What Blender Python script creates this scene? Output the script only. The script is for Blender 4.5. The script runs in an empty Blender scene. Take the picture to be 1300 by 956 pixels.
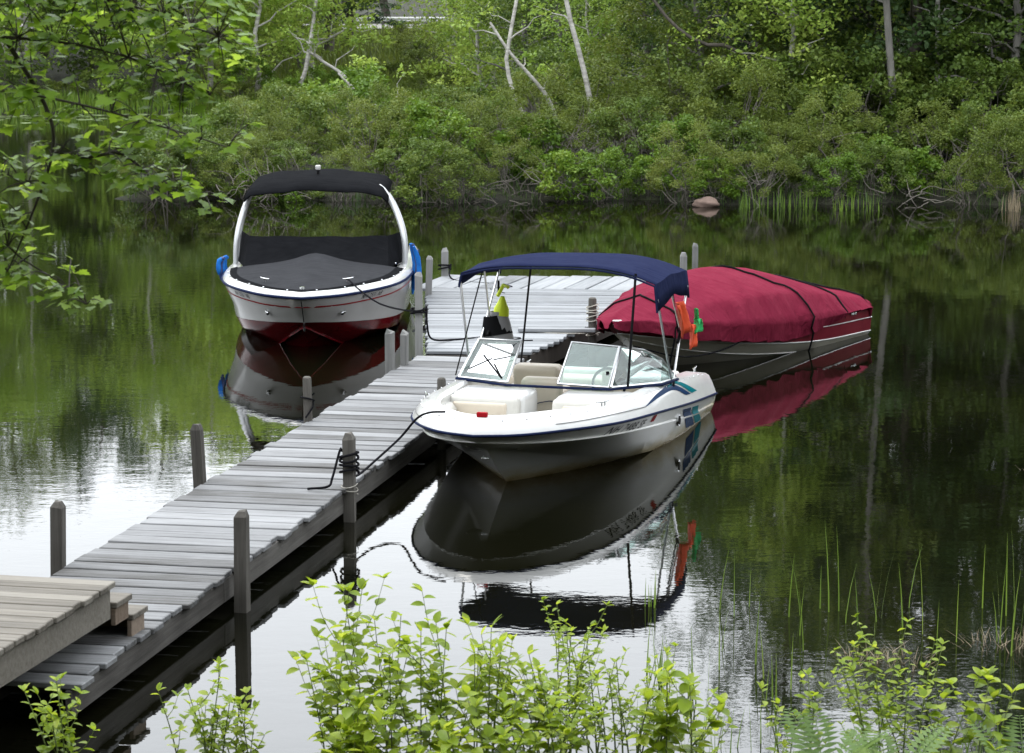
import bpy, bmesh, math, random
import numpy as np
from mathutils import Vector, Matrix, Euler
from mathutils.bvhtree import BVHTree

# ------------------------------------------------------------------ camera, sky, sun, exposure
S = bpy.context.scene
COL = S.collection
R = math.radians
cam_d = bpy.data.cameras.new('camera'); cam = bpy.data.objects.new('camera', cam_d); COL.objects.link(cam)
cam.location = (0, 0, 4.7)
cam.rotation_euler = (R(90) - math.atan(467 / 3400), 0, 0)
cam_d.sensor_width = 36; cam_d.lens = 36 * 3400 / 1300; cam_d.shift_y = -45 / 1300
cam_d.clip_start = 0.5; cam_d.clip_end = 3000
cam_d.dof.use_dof = True; cam_d.dof.focus_distance = 27; cam_d.dof.aperture_fstop = 9
S.camera = cam

SUN_EL, SUN_AZ = 60, 305         # azimuth clockwise from +Y (the way the camera looks)
W = bpy.data.worlds.new('World'); S.world = W; W.use_nodes = True
nt = W.node_tree; nt.nodes.clear()
wo = nt.nodes.new('ShaderNodeOutputWorld'); bg = nt.nodes.new('ShaderNodeBackground')
sky = nt.nodes.new('ShaderNodeTexSky'); sky.sky_type = 'NISHITA'; sky.sun_disc = False
sky.sun_elevation = R(SUN_EL); sky.sun_rotation = R(SUN_AZ); sky.dust_density = 3; sky.air_density = 1
mixw = nt.nodes.new('ShaderNodeMix'); mixw.data_type = 'RGBA'; mixw.inputs[0].default_value = 0.86
mixw.inputs[7].default_value = (24.5, 25.5, 26.5, 1)    # the even white cloud layer
nt.links.new(sky.outputs[0], mixw.inputs[6]); nt.links.new(mixw.outputs[2], bg.inputs[0])
bg.inputs[1].default_value = 0.15
nt.links.new(bg.outputs[0], wo.inputs[0])
sun_d = bpy.data.lights.new('sun', 'SUN'); sun = bpy.data.objects.new('sun', sun_d); COL.objects.link(sun)
sun_d.energy = 1.4; sun_d.angle = R(14); sun_d.color = (1, .95, .87)
az = R(SUN_AZ); el = R(SUN_EL)
sdir = Vector((math.sin(az) * math.cos(el), math.cos(az) * math.cos(el), math.sin(el)))
sun.rotation_euler = sdir.to_track_quat('Z', 'Y').to_euler(); sun.location = sdir * 100
S.view_settings.view_transform = 'Standard'; S.view_settings.look = 'None'
S.view_settings.exposure = -0.12; S.view_settings.gamma = 1; S.view_settings.use_curve_mapping = False
S.render.engine = 'CYCLES'
S.cycles.max_bounces = 7; S.cycles.diffuse_bounces = 3; S.cycles.glossy_bounces = 4
S.cycles.transparent_max_bounces = 12; S.cycles.transmission_bounces = 4; S.cycles.caustics_reflective = False
S.cycles.caustics_refractive = False

RN = random.Random(7)
NR = np.random.default_rng(11)

# ------------------------------------------------------------------ materials
def new_mat(name):
    m = bpy.data.materials.new(name); m.use_nodes = True
    n = m.node_tree; b = n.nodes['Principled BSDF']; return m, n, b
def link(n, a, b): n.links.new(a, b)
def node(n, t, **kw):
    x = n.nodes.new(t)
    for k, v in kw.items(): setattr(x, k, v)
    return x
def ramp(n, stops):
    r = node(n, 'ShaderNodeValToRGB'); e = r.color_ramp.elements
    while len(e) < len(stops): e.new(.5)
    for i, (p, c) in enumerate(stops): e[i].position = p; e[i].color = (*c, 1)
    return r
def noise(n, vec, scale, detail=4, rough=.6):
    t = node(n, 'ShaderNodeTexNoise'); t.inputs['Scale'].default_value = scale
    t.inputs['Detail'].default_value = detail; t.inputs['Roughness'].default_value = rough
    if vec is not None: link(n, vec, t.inputs['Vector'])
    return t
def mapping(n, scale=(1, 1, 1), coord='Object', rnd=False):
    tc = node(n, 'ShaderNodeTexCoord'); out = tc.outputs[coord]
    if rnd:
        oi = node(n, 'ShaderNodeObjectInfo'); mu = node(n, 'ShaderNodeMath', operation='MULTIPLY'); mu.inputs[1].default_value = 37.0
        link(n, oi.outputs['Random'], mu.inputs[0])
        ad = node(n, 'ShaderNodeVectorMath', operation='ADD'); link(n, out, ad.inputs[0]); link(n, mu.outputs[0], ad.inputs[1]); out = ad.outputs[0]
    mp = node(n, 'ShaderNodeMapping'); mp.inputs['Scale'].default_value = scale; link(n, out, mp.inputs['Vector'])
    return mp.outputs[0]
def bump(n, b, h, strength=.3, dist=.01):
    bp = node(n, 'ShaderNodeBump'); bp.inputs['Strength'].default_value = strength; bp.inputs['Distance'].default_value = dist
    link(n, h, bp.inputs['Height']); link(n, bp.outputs[0], b.inputs['Normal']); return bp
def simple(name, col, rough=.5, metal=0, spec=.5, col2=None, scale=6, bstr=0, bscale=60, coat=0, mscale=(1, 1, 1), wr=0):
    m, n, b = new_mat(name)
    b.inputs['Base Color'].default_value = (*col, 1); b.inputs['Roughness'].default_value = rough
    b.inputs['Metallic'].default_value = metal; b.inputs['Specular IOR Level'].default_value = spec
    b.inputs['Coat Weight'].default_value = coat; b.inputs['Coat Roughness'].default_value = .06
    if col2 or bstr:
        v = mapping(n, mscale)
    if col2:
        t = noise(n, v, scale, 6, .65); r = ramp(n, [(.3, col), (.7, col2)]); link(n, t.outputs[0], r.inputs[0]); link(n, r.outputs[0], b.inputs['Base Color'])
    if bstr:
        t2 = noise(n, v, bscale, 3); bp_ = bump(n, b, t2.outputs[0], bstr, .004)
        if wr:
            t3 = noise(n, mapping(n, (5.5, 1.6, 2.2)), 1.0, 3, .55); t3.inputs['Distortion'].default_value = 1.2
            b2 = node(n, 'ShaderNodeBump'); b2.inputs['Strength'].default_value = wr; b2.inputs['Distance'].default_value = .07; link(n, t3.outputs[0], b2.inputs['Height']); link(n, b2.outputs[0], bp_.inputs['Normal'])
    return m
def wood(name, stops, along=0, rough=.6, bstr=.5):
    m, n, b = new_mat(name)
    sc = [26, 26, 26]; sc[along] = 1.1
    v = mapping(n, sc, 'Object', True)
    t = noise(n, v, 1.0, 8, .7)
    v2 = mapping(n, (1, 1, 1), 'Object', True); t2 = noise(n, v2, 2.2, 4, .6)
    oi = node(n, 'ShaderNodeObjectInfo')
    m1 = node(n, 'ShaderNodeMath', operation='MULTIPLY_ADD'); m1.inputs[1].default_value = .66; link(n, t.outputs[0], m1.inputs[0])
    m2 = node(n, 'ShaderNodeMath', operation='MULTIPLY'); m2.inputs[1].default_value = .30; link(n, t2.outputs[0], m2.inputs[0]); link(n, m2.outputs[0], m1.inputs[2])
    m3 = node(n, 'ShaderNodeMath', operation='MULTIPLY_ADD'); m3.inputs[1].default_value = .30; m3.inputs[2].default_value = 0; link(n, oi.outputs['Random'], m3.inputs[0]); link(n, m1.outputs[0], m3.inputs[2])
    r = ramp(n, stops); link(n, m3.outputs[0], r.inputs[0]); link(n, r.outputs[0], b.inputs['Base Color'])
    rr = node(n, 'ShaderNodeMapRange'); rr.inputs[3].default_value = rough - .12; rr.inputs[4].default_value = rough + .2; link(n, t2.outputs[0], rr.inputs[0]); link(n, rr.outputs[0], b.inputs['Roughness'])
    bump(n, b, t.outputs[0], bstr, .006); b.inputs['Specular IOR Level'].default_value = .22
    return m
def leafmat(name, c1, c2, c3, trans=.34, rough=.5):
    m, n, b = new_mat(name)
    at = node(n, 'ShaderNodeAttribute', attribute_name='tint'); oi = node(n, 'ShaderNodeObjectInfo')
    r = ramp(n, [(0, c1), (.55, c2), (1, c3)])
    ma = node(n, 'ShaderNodeMath', operation='MULTIPLY_ADD'); ma.inputs[1].default_value = .42; link(n, oi.outputs['Random'], ma.inputs[0])
    mb = node(n, 'ShaderNodeMath', operation='MULTIPLY'); mb.inputs[1].default_value = .62; link(n, at.outputs['Fac'], mb.inputs[0]); link(n, mb.outputs[0], ma.inputs[2])
    link(n, ma.outputs[0], r.inputs[0]); link(n, r.outputs[0], b.inputs['Base Color'])
    b.inputs['Roughness'].default_value = rough; b.inputs['Specular IOR Level'].default_value = .35
    tr = node(n, 'ShaderNodeBsdfTranslucent'); hs = node(n, 'ShaderNodeHueSaturation'); hs.inputs['Value'].default_value = 1.25; hs.inputs['Hue'].default_value = .485
    link(n, r.outputs[0], hs.inputs['Color']); link(n, hs.outputs[0], tr.inputs['Color'])
    mx = node(n, 'ShaderNodeMixShader'); mx.inputs[0].default_value = trans
    link(n, b.outputs[0], mx.inputs[1]); link(n, tr.outputs[0], mx.inputs[2]); link(n, mx.outputs[0], n.nodes['Material Output'].inputs[0])
    return m

M = {}
M['plank'] = wood('weathered_plank', [(.32, (.016, .015, .014)), (.44, (.06, .058, .056)), (.58, (.13, .132, .136)), (.85, (.26, .265, .273))], 0, .58, .9)
M['plank_far'] = wood('sunbleached_plank', [(.32, (.035, .035, .037)), (.44, (.105, .11, .118)), (.60, (.19, .20, .213)), (.85, (.29, .30, .315))], 0, .52, .7)
M['plank_warm'] = wood('gangway_plank', [(.30, (.03, .026, .02)), (.45, (.10, .09, .075)), (.62, (.165, .15, .128)), (.85, (.24, .225, .195))], 0, .65, .9)
M['beam'] = wood('dock_beam', [(.28, (.018, .016, .014)), (.5, (.065, .06, .055)), (.8, (.15, .143, .132))], 1, .7, .9)
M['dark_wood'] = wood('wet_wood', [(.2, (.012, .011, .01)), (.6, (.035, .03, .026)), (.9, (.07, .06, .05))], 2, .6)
M['post'] = wood('weathered_post', [(.3, (.012, .011, .01)), (.5, (.05, .046, .041)), (.8, (.12, .112, .10))], 2, .8, 1.0)
M['post_pale'] = wood('pale_post', [(.25, (.06, .059, .056)), (.5, (.16, .16, .155)), (.8, (.28, .28, .275))], 2, .75, .9)
M['step'] = wood('step_wood', [(.2, (.05, .035, .025)), (.5, (.13, .095, .07)), (.8, (.24, .19, .15))], 0, .7)
M['white'] = simple('white_gelcoat', (.56, .56, .55), .16, spec=.4, coat=.2, col2=(.61, .61, .60), scale=3)
M['red'] = simple('deep_red_gelcoat', (.15, .005, .010), .12, spec=.3, coat=.15, col2=(.22, .008, .016), scale=3)
M['maroon_hull'] = simple('maroon_gelcoat', (.10, .006, .014), .35, spec=.04, coat=0, col2=(.14, .014, .022), scale=3)
M['cream_hull'] = simple('aged_white_gelcoat', (.58, .55, .47), .3, col2=(.50, .47, .38), scale=4)
M['black_canvas'] = simple('black_canvas', (.007, .0074, .0086), .9, spec=.01, col2=(.010, .0105, .012), scale=5, bstr=.25, bscale=220, wr=.35)
M['grey_canvas'] = simple('charcoal_canvas', (.026, .027, .030), .9, spec=.02, col2=(.034, .035, .039), scale=4, bstr=.25, bscale=220, wr=.35)
M['navy_canvas'] = simple('navy_canvas', (.012, .016, .045), .85, spec=.01, col2=(.017, .022, .056), scale=5, bstr=.25, bscale=220, wr=.35)
M['maroon_canvas'] = simple('maroon_canvas', (.135, .012, .029), .85, spec=.02, col2=(.18, .021, .042), scale=2.5, bstr=.25, bscale=180, wr=.75)
M['vinyl'] = simple('white_vinyl', (.53, .52, .485), .38, col2=(.48, .47, .435), scale=5)
M['beige'] = simple('beige_vinyl', (.52, .46, .37), .42, col2=(.47, .41, .33), scale=5)
M['navy_line'] = simple('navy_rubber', (.012, .018, .05), .4, spec=.01)
M['navy_vinyl'] = simple('navy_carpet', (.012, .02, .06), .9, spec=.01)
M['navy_dec'] = simple('navy_decal', (.008, .03, .085), .25, spec=.01)
M['teal_dec'] = simple('teal_decal', (.0, .13, .15), .25, spec=.01)
M['red_dec'] = simple('red_decal', (.28, .01, .015), .3, spec=.01)
M['dark_dec'] = simple('dark_lettering', (.02, .02, .022), .4, spec=.01)
M['grey_dec'] = simple('faded_lettering', (.16, .16, .16), .5, spec=.01)
M['chrome'] = simple('polished_steel', (.75, .76, .78), .14, metal=1)
M['alu'] = simple('brushed_aluminium', (.72, .73, .74), .32, metal=1)
M['tower'] = simple('silver_tower_paint', (.50, .51, .52), .3, metal=.35)
M['black'] = simple('black_plastic', (.012, .012, .013), .45, spec=.01)
M['rope'] = simple('black_rope', (.012, .012, .014), .85, spec=.01, bstr=.6, bscale=90)
M['rope_grey'] = simple('pale_rope', (.42, .40, .35), .85, bstr=.6, bscale=90)
M['orange'] = simple('orange_flag_cloth', (.72, .085, .018), .7, col2=(.62, .06, .015), scale=8)
M['green_flag'] = simple('green_flag_cloth', (.02, .42, .11), .7)
M['neon'] = simple('neon_yellow_fabric', (.55, .68, .02), .6)
M['vest_grey'] = simple('grey_foam_fabric', (.24, .24, .25), .7)
M['blue'] = simple('blue_nylon', (.008, .085, .33), .6, spec=.1, col2=(.015, .15, .48), scale=14)
M['blue_dark'] = simple('dark_blue_nylon', (.01, .03, .13), .6)
M['rock'] = simple('reddish_rock', (.10, .065, .05), .85, col2=(.19, .13, .105), scale=4, bstr=.6, bscale=9)
M['bark'] = simple('grey_brown_bark', (.05, .042, .034), .9, col2=(.11, .095, .08), scale=3, bstr=.7, bscale=30, mscale=(4, 4, .7))
M['bark_grey'] = simple('pale_grey_bark', (.11, .105, .095), .9, col2=(.20, .19, .17), scale=3, bstr=.7, bscale=30, mscale=(3, 3, .8))
M['birch'] = simple('birch_bark', (.60, .58, .54), .75, col2=(.22, .205, .185), scale=2.2, bstr=.4, bscale=20, mscale=(1.2, 1.2, 6))
M['twig'] = simple('grey_twig', (.09, .078, .066), .85, col2=(.16, .145, .125), scale=8)
M['twig_dark'] = simple('dark_twig', (.045, .036, .028), .85)
M['stem_green'] = simple('green_stem', (.12, .16, .04), .6)
M['leaf_birch'] = leafmat('birch_leaf', (0.155, 0.265, 0.037), (0.264, 0.390, 0.061), (0.420, 0.515, 0.110))
M['leaf_mid'] = leafmat('shrub_leaf', (0.059, 0.106, 0.018), (0.099, 0.159, 0.025), (0.175, 0.230, 0.044))
M['leaf_olive'] = leafmat('olive_shrub_leaf', (0.074, 0.119, 0.017), (0.120, 0.166, 0.025), (0.184, 0.227, 0.046))
M['leaf_fresh'] = leafmat('fresh_shrub_leaf', (0.067, 0.136, 0.013), (0.114, 0.208, 0.020), (0.191, 0.272, 0.036))
M['leaf_dark'] = leafmat('dark_tree_leaf', (0.036, 0.076, 0.021), (0.065, 0.119, 0.033), (0.117, 0.173, 0.053))
M['leaf_pine'] = leafmat('pine_needle', (0.025, 0.063, 0.022), (0.042, 0.095, 0.031), (0.077, 0.140, 0.045), .25)
M['leaf_near'] = leafmat('bright_leaf', (0.180, 0.278, 0.016), (0.277, 0.391, 0.028), (0.408, 0.494, 0.057), .5, .4)
M['leaf_maple'] = leafmat('maple_leaf', (0.121, 0.239, 0.021), (0.208, 0.351, 0.029), (0.381, 0.542, 0.078), .5, .42)
M['leaf_fern'] = leafmat('fern_frond', (0.110, 0.190, 0.050), (0.170, 0.270, 0.080), (0.250, 0.350, 0.130), .4)
M['reed'] = leafmat('reed_blade', (0.070, 0.130, 0.020), (0.120, 0.210, 0.030), (0.200, 0.300, 0.050), .4)
M['straw'] = leafmat('dead_grass', (0.200, 0.160, 0.100), (0.320, 0.270, 0.180), (0.440, 0.390, 0.280), .3)
M['lily'] = leafmat('lily_pad', (0.140, 0.200, 0.080), (0.220, 0.280, 0.130), (0.340, 0.380, 0.220), .2)
M['road'] = simple('pale_road', (.30, .29, .27), .9, col2=(.38, .37, .35), scale=2)
M['rail'] = simple('guard_rail_paint', (.6, .6, .58), .6)
# white boat hull: gelcoat with a tea-coloured scum line that reaches a hand above the water
m, n, b = new_mat('stained_white_gelcoat'); M['white_stain'] = m
b.inputs['Roughness'].default_value = .2; b.inputs['Coat Weight'].default_value = .35; b.inputs['Coat Roughness'].default_value = .08
tc = node(n, 'ShaderNodeTexCoord'); sx = node(n, 'ShaderNodeSeparateXYZ'); link(n, tc.outputs['Object'], sx.inputs[0])
tn = noise(n, mapping(n, (1.2, 1.2, 3)), 2.5, 6, .65)
ma = node(n, 'ShaderNodeMath', operation='MULTIPLY_ADD'); ma.inputs[1].default_value = -.16; link(n, tn.outputs[0], ma.inputs[0]); link(n, sx.outputs['Z'], ma.inputs[2])
mr = node(n, 'ShaderNodeMapRange'); mr.inputs[1].default_value = -.09; mr.inputs[2].default_value = .10; link(n, ma.outputs[0], mr.inputs[0])
r = ramp(n, [(0, (.30, .22, .10)), (.35, (.52, .45, .29)), (.7, (.63, .61, .53)), (1, (.70, .70, .68))]); link(n, mr.outputs[0], r.inputs[0]); link(n, r.outputs[0], b.inputs['Base Color'])
# windscreen glass: thin, faintly green
m, n, b = new_mat('windscreen_glass'); M['glass'] = m
gl = node(n, 'ShaderNodeBsdfGlossy'); gl.inputs['Roughness'].default_value = .03
tp = node(n, 'ShaderNodeBsdfTransparent'); tp.inputs[0].default_value = (.80, .92, .89, 1)
fr = node(n, 'ShaderNodeFresnel'); fr.inputs[0].default_value = 1.5
mm = node(n, 'ShaderNodeMath', operation='MULTIPLY_ADD'); mm.inputs[1].default_value = .9; mm.inputs[2].default_value = .05; link(n, fr.outputs[0], mm.inputs[0])
mx = node(n, 'ShaderNodeMixShader'); link(n, mm.outputs[0], mx.inputs[0]); link(n, tp.outputs[0], mx.inputs[1]); link(n, gl.outputs[0], mx.inputs[2])
link(n, mx.outputs[0], n.nodes['Material Output'].inputs[0])
# pond water
m, n, b = new_mat('pond_water'); M['water'] = m
b.inputs['IOR'].default_value = 1.40; b.inputs['Roughness'].default_value = .015; b.inputs['Specular IOR Level'].default_value = .5
t = noise(n, mapping(n, (.15, .15, 1)), 1.0, 5, .6); r = ramp(n, [(.35, (.0016, .002, .001)), (.75, (.0055, .005, .0022))]); link(n, t.outputs[0], r.inputs[0]); link(n, r.outputs[0], b.inputs['Base Color'])
w1 = noise(n, mapping(n, (2.2, 3.2, 1)), 1.0, 3, .5); w2 = noise(n, mapping(n, (11, 16, 1)), 1.0, 2, .5)
w3 = noise(n, mapping(n, (.10, .16, 1)), 1.0, 2, .5)
pw = node(n, 'ShaderNodeMapRange'); pw.inputs[1].default_value = .38; pw.inputs[2].default_value = .66; link(n, w3.outputs[0], pw.inputs[0])
mu = node(n, 'ShaderNodeMath', operation='MULTIPLY'); mu.inputs[1].default_value = .09; link(n, w2.outputs[0], mu.inputs[0])
mu2 = node(n, 'ShaderNodeMath', operation='MULTIPLY'); link(n, mu.outputs[0], mu2.inputs[0]); link(n, pw.outputs[0], mu2.inputs[1])
ad = node(n, 'ShaderNodeMath', operation='MULTIPLY_ADD'); ad.inputs[1].default_value = .19; link(n, w1.outputs[0], ad.inputs[0]); link(n, mu2.outputs[0], ad.inputs[2])
bump(n, b, ad.outputs[0], .36, .016)
# bank soil
m, n, b = new_mat('forest_soil'); M['soil'] = m
b.inputs['Roughness'].default_value = .95
t = noise(n, mapping(n), 1.4, 8, .7); r = ramp(n, [(.3, (.007, .006, .004)), (.5, (.016, .017, .007)), (.68, (.035, .046, .014)), (.85, (.05, .048, .026))]); link(n, t.outputs[0], r.inputs[0]); link(n, r.outputs[0], b.inputs['Base Color'])
t2 = noise(n, mapping(n), 9, 5); bump(n, b, t2.outputs[0], .8, .08)

# ------------------------------------------------------------------ mesh helpers
def mesh_np(name, V, F, tint=None, smooth=False):
    """V (n,3) array, F (m,k) array of equal-sided faces"""
    V = np.asarray(V, np.float32); F = np.asarray(F, np.int32); k = F.shape[1]
    me = bpy.data.meshes.new(name)
    me.vertices.add(len(V)); me.vertices.foreach_set('co', V.ravel())
    me.loops.add(F.size); me.loops.foreach_set('vertex_index', F.ravel())
    me.polygons.add(len(F)); me.polygons.foreach_set('loop_start', np.arange(0, F.size, k, dtype=np.int32))
    me.polygons.foreach_set('loop_total', np.full(len(F), k, np.int32))
    if smooth: me.polygons.foreach_set('use_smooth', np.ones(len(F), bool))
    me.update(calc_edges=True)
    if tint is not None:
        a = me.attributes.new('tint', 'FLOAT', 'POINT'); a.data.foreach_set('value', np.asarray(tint, np.float32))
    return me
def ob(name, me, mat=None, parent=None, loc=(0, 0, 0), rot=(0, 0, 0), scale=(1, 1, 1)):
    o = bpy.data.objects.new(name, me); COL.objects.link(o)
    o.location = loc; o.rotation_euler = rot; o.scale = scale
    if parent is not None: o.parent = parent
    if mat is not None and me is not None and not me.materials: me.materials.append(M[mat])
    return o
def tag(o, label=None, cat=None, group=None, kind=None):
    for k, v in (('label', label), ('category', cat), ('group', group), ('kind', kind)):
        if v: o[k] = v
    return o
def empty(name, loc=(0, 0, 0), rz=0, label=None, cat=None, group=None):
    o = bpy.data.objects.new(name, None); COL.objects.link(o); o.empty_display_size = .2
    o.location = loc; o.rotation_euler = (0, 0, rz)
    return tag(o, label, cat, group)
def copy_tree(o, parent=None):
    c = o.copy(); COL.objects.link(c); c.parent = parent
    for ch in [x for x in o.children]: copy_tree(ch, c)
    return c

class MB:
    def __init__(s): s.v = []; s.f = []
    def add(s, V, F):
        o = len(s.v); s.v.extend([tuple(p) for p in V]); s.f.extend([tuple(i + o for i in f) for f in F]); return s
    def box(s, c, size, rot=None, bev=0, seg=2):
        bm = bmesh.new(); bmesh.ops.create_cube(bm, size=1)
        for v in bm.verts: v.co = Vector((v.co.x * size[0], v.co.y * size[1], v.co.z * size[2]))
        if bev: bmesh.ops.bevel(bm, geom=bm.edges[:], offset=bev, segments=seg, profile=.6, affect='EDGES')
        mt = Matrix.Translation(c) @ (Euler(rot).to_matrix().to_4x4() if rot else Matrix.Identity(4))
        bm.transform(mt); bm.verts.index_update()
        s.add([v.co[:] for v in bm.verts], [[v.index for v in f.verts] for f in bm.faces]); bm.free(); return s
    def tube(s, pts, rad, n=8, cap=True):
        P = [Vector(p) for p in pts]; k = len(P)
        if not hasattr(rad, '__len__'): rad = [rad] * k
        base = len(s.v); up = None
        for i in range(k):
            t = (P[min(i + 1, k - 1)] - P[max(i - 1, 0)])
            t = t.normalized() if t.length > 1e-9 else Vector((0, 0, 1))
            if up is None:
                up = Vector((0, 0, 1)) if abs(t.z) < .9 else Vector((1, 0, 0))
            a = t.cross(up); a = a.normalized() if a.length > 1e-6 else t.orthogonal().normalized()
            bb = a.cross(t); up = bb
            for j in range(n):
                q = 2 * math.pi * j / n; s.v.append(tuple(P[i] + (a * math.cos(q) + bb * math.sin(q)) * rad[i]))
        for i in range(k - 1):
            for j in range(n):
                j2 = (j + 1) % n
                s.f.append((base + i * n + j, base + i * n + j2, base + (i + 1) * n + j2, base + (i + 1) * n + j))
        if cap:
            s.f.append(tuple(base + j for j in reversed(range(n)))); s.f.append(tuple(base + (k - 1) * n + j for j in range(n)))
        return s
    def grid(s, rows):
        o = len(s.v); k = len(rows[0])
        for r in rows: s.v.extend([tuple(p) for p in r])
        for i in range(len(rows) - 1):
            for j in range(k - 1):
                s.f.append((o + i * k + j, o + i * k + j + 1, o + (i + 1) * k + j + 1, o + (i + 1) * k + j))
        return s
    def mesh(s, name, smooth=None):
        me = bpy.data.meshes.new(name); me.from_pydata(s.v, [], s.f); me.update()
        if smooth is not None:
            me.polygons.foreach_set('use_smooth', np.ones(len(me.polygons), bool)); me.set_sharp_from_angle(angle=R(smooth))
        return me
    def build(s, name, mat, parent=None, smooth=None, weld=False, recalc=False, **kw):
        me = s.mesh(name, smooth)
        if weld or recalc:
            bm = bmesh.new(); bm.from_mesh(me)
            if weld: bmesh.ops.remove_doubles(bm, verts=bm.verts, dist=1e-4)
            bmesh.ops.recalc_face_normals(bm, faces=bm.faces); bm.to_mesh(me); bm.free()
            if smooth is not None: me.polygons.foreach_set('use_smooth', np.ones(len(me.polygons), bool)); me.set_sharp_from_angle(angle=R(smooth))
        return ob(name, me, mat, parent, **kw)
def cr(pts, n):
    """Catmull-Rom through pts, n samples, chord-length spacing"""
    P = np.array(pts, float); d = np.r_[0, np.cumsum(np.linalg.norm(np.diff(P, axis=0), axis=1))]
    E_ = np.vstack([2 * P[0] - P[1], P, 2 * P[-1] - P[-2]]); out = []
    for s_ in np.linspace(0, d[-1], n):
        i = min(max(np.searchsorted(d, s_, 'right') - 1, 0), len(P) - 2); t = (s_ - d[i]) / (d[i + 1] - d[i])
        p0, p1, p2, p3 = E_[i:i + 4]
        out.append(.5 * (2 * p1 + (p2 - p0) * t + (2 * p0 - 5 * p1 + 4 * p2 - p3) * t * t + (3 * p1 - p0 - 3 * p2 + p3) * t ** 3))
    return np.array(out)
def mir(c): return np.array(c) * [1, -1, 1]

# ------------------------------------------------------------------ ground and water
def shore_far(x): return 55.6 - .055 * max(x, -8) * 5 / 5 - .012 * max(x, 0) ** 2 * .4 + .45 * math.sin(x * .9) + .3 * math.sin(x * 2.3 + 1)
def land(x, y):
    pen = min(y - shore_far(x), (x + 7.9 + .5 * math.sin(y * .7)) * 1.0)
    cove = min(y - 67 - .6 * math.sin(x), 90.5 + .8 * math.sin(x * .5) - y, -2.2 - x + .02 * (y - 67))
    l = min(pen, -cove)
    l = max(l, y - 90.5 - .8 * math.sin(x * .5))
    l = max(l, 15.2 + .25 * math.sin(x * 1.7) + .2 * math.sin(x * 3.1) - y, -44 - x + math.sin(y * .3), x - 31 + math.sin(y * .35))
    return l
def ground_z(x, y):
    s = land(x, y)
    if s < 0: return max(-1.6, .4 * s)
    if y < 20: return .28 * s + .02 * math.sin(x * 5) * min(s, 1)
    z = .38 * (1 - math.exp(-s * .8)) + .012 * s
    if y > 95: z += .022 * (y - 95) + (.0011 * (y - 150) ** 2 if y > 150 else 0)
    return min(z, 22)
def axis(parts):
    o = []
    for a, b_, st in parts: o += list(np.arange(a, b_, st))
    return o
xs = axis([(-700, -100, 60), (-100, -32, 6), (-32, -12, 1.2), (-12, 16, .5), (16, 40, 2), (40, 100, 10), (100, 701, 60)])
ys = axis([(-200, -20, 30), (-20, 8, 2), (8, 20, .4), (20, 50, 3), (50, 70, .5), (70, 100, 1), (100, 160, 5), (160, 901, 40)])
V = [(x, y, ground_z(x, y)) for y in ys for x in xs]; k = len(xs)
F = [(j * k + i, j * k + i + 1, (j + 1) * k + i + 1, (j + 1) * k + i) for j in range(len(ys) - 1) for i in range(k - 1)]
tag(ob('ground', mesh_np('ground', V, F, smooth=True), 'soil'), kind='structure')
tag(ob('water', mesh_np('water', [(-300, 5, 0), (300, 5, 0), (300, 120, 0), (-300, 120, 0)], [(0, 1, 2, 3)]), 'water'), kind='structure')

# ------------------------------------------------------------------ dock
DA = R(11.35); du = np.array([math.sin(DA), math.cos(DA)]); dv = np.array([math.cos(DA), -math.sin(DA)])
DC = np.array([-2.715, 19.55])      # a point of the centre line
HW = .63; DZ = .30
def dock(u, v, z): return (DC[0] + du[0] * u + dv[0] * v, DC[1] + du[1] * u + dv[1] * v, z)
wk = empty('walkway', dock(-3.2, 0, 0), -DA, 'long grey weathered plank walkway leading out to the wide float', 'dock')
def plank_mesh(name, L, w, t):
    mb = MB().box((0, 0, 0), (L, w, t), bev=.006, seg=1); return mb.mesh(name)
pm = [plank_mesh('plank', 1.0, 1.0, .04)]
plank_base = []
for L_, w_ in ((1.27, .213), (1.31, .221), (1.25, .204)):
    plank_base.append(plank_mesh('plank', L_, w_, .04))
u = 0.12; i = 0
while u < 14.55:
    me = plank_base[RN.choice((0, 0, 1, 2))]
    o = ob('plank', me, 'plank', wk, (RN.uniform(-.018, .018), u, DZ - .02 + RN.uniform(-.006, .004)), (RN.uniform(-.012, .012), RN.uniform(-.006, .006), RN.uniform(-.008, .008)))
    u += .239 + RN.uniform(-.004, .005); i += 1
for sx_ in (-1, 1):
    for u0, u1 in ((0, 3.15), (3.16, 6.72), (6.73, 10.1), (10.11, 14.6)):
        MB().box((sx_ * (HW - .05), (u0 + u1) / 2, DZ - .135), (.045, u1 - u0, .175), bev=.006, seg=1).build('side_beam', 'beam', wk, rot=(0, 0, RN.uniform(-.002, .002)))
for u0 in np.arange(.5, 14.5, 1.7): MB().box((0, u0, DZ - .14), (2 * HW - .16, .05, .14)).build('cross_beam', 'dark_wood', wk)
MB().box((0, 7.3, DZ - .13), (.05, 14.4, .15)).build('middle_beam', 'dark_wood', wk)

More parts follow.
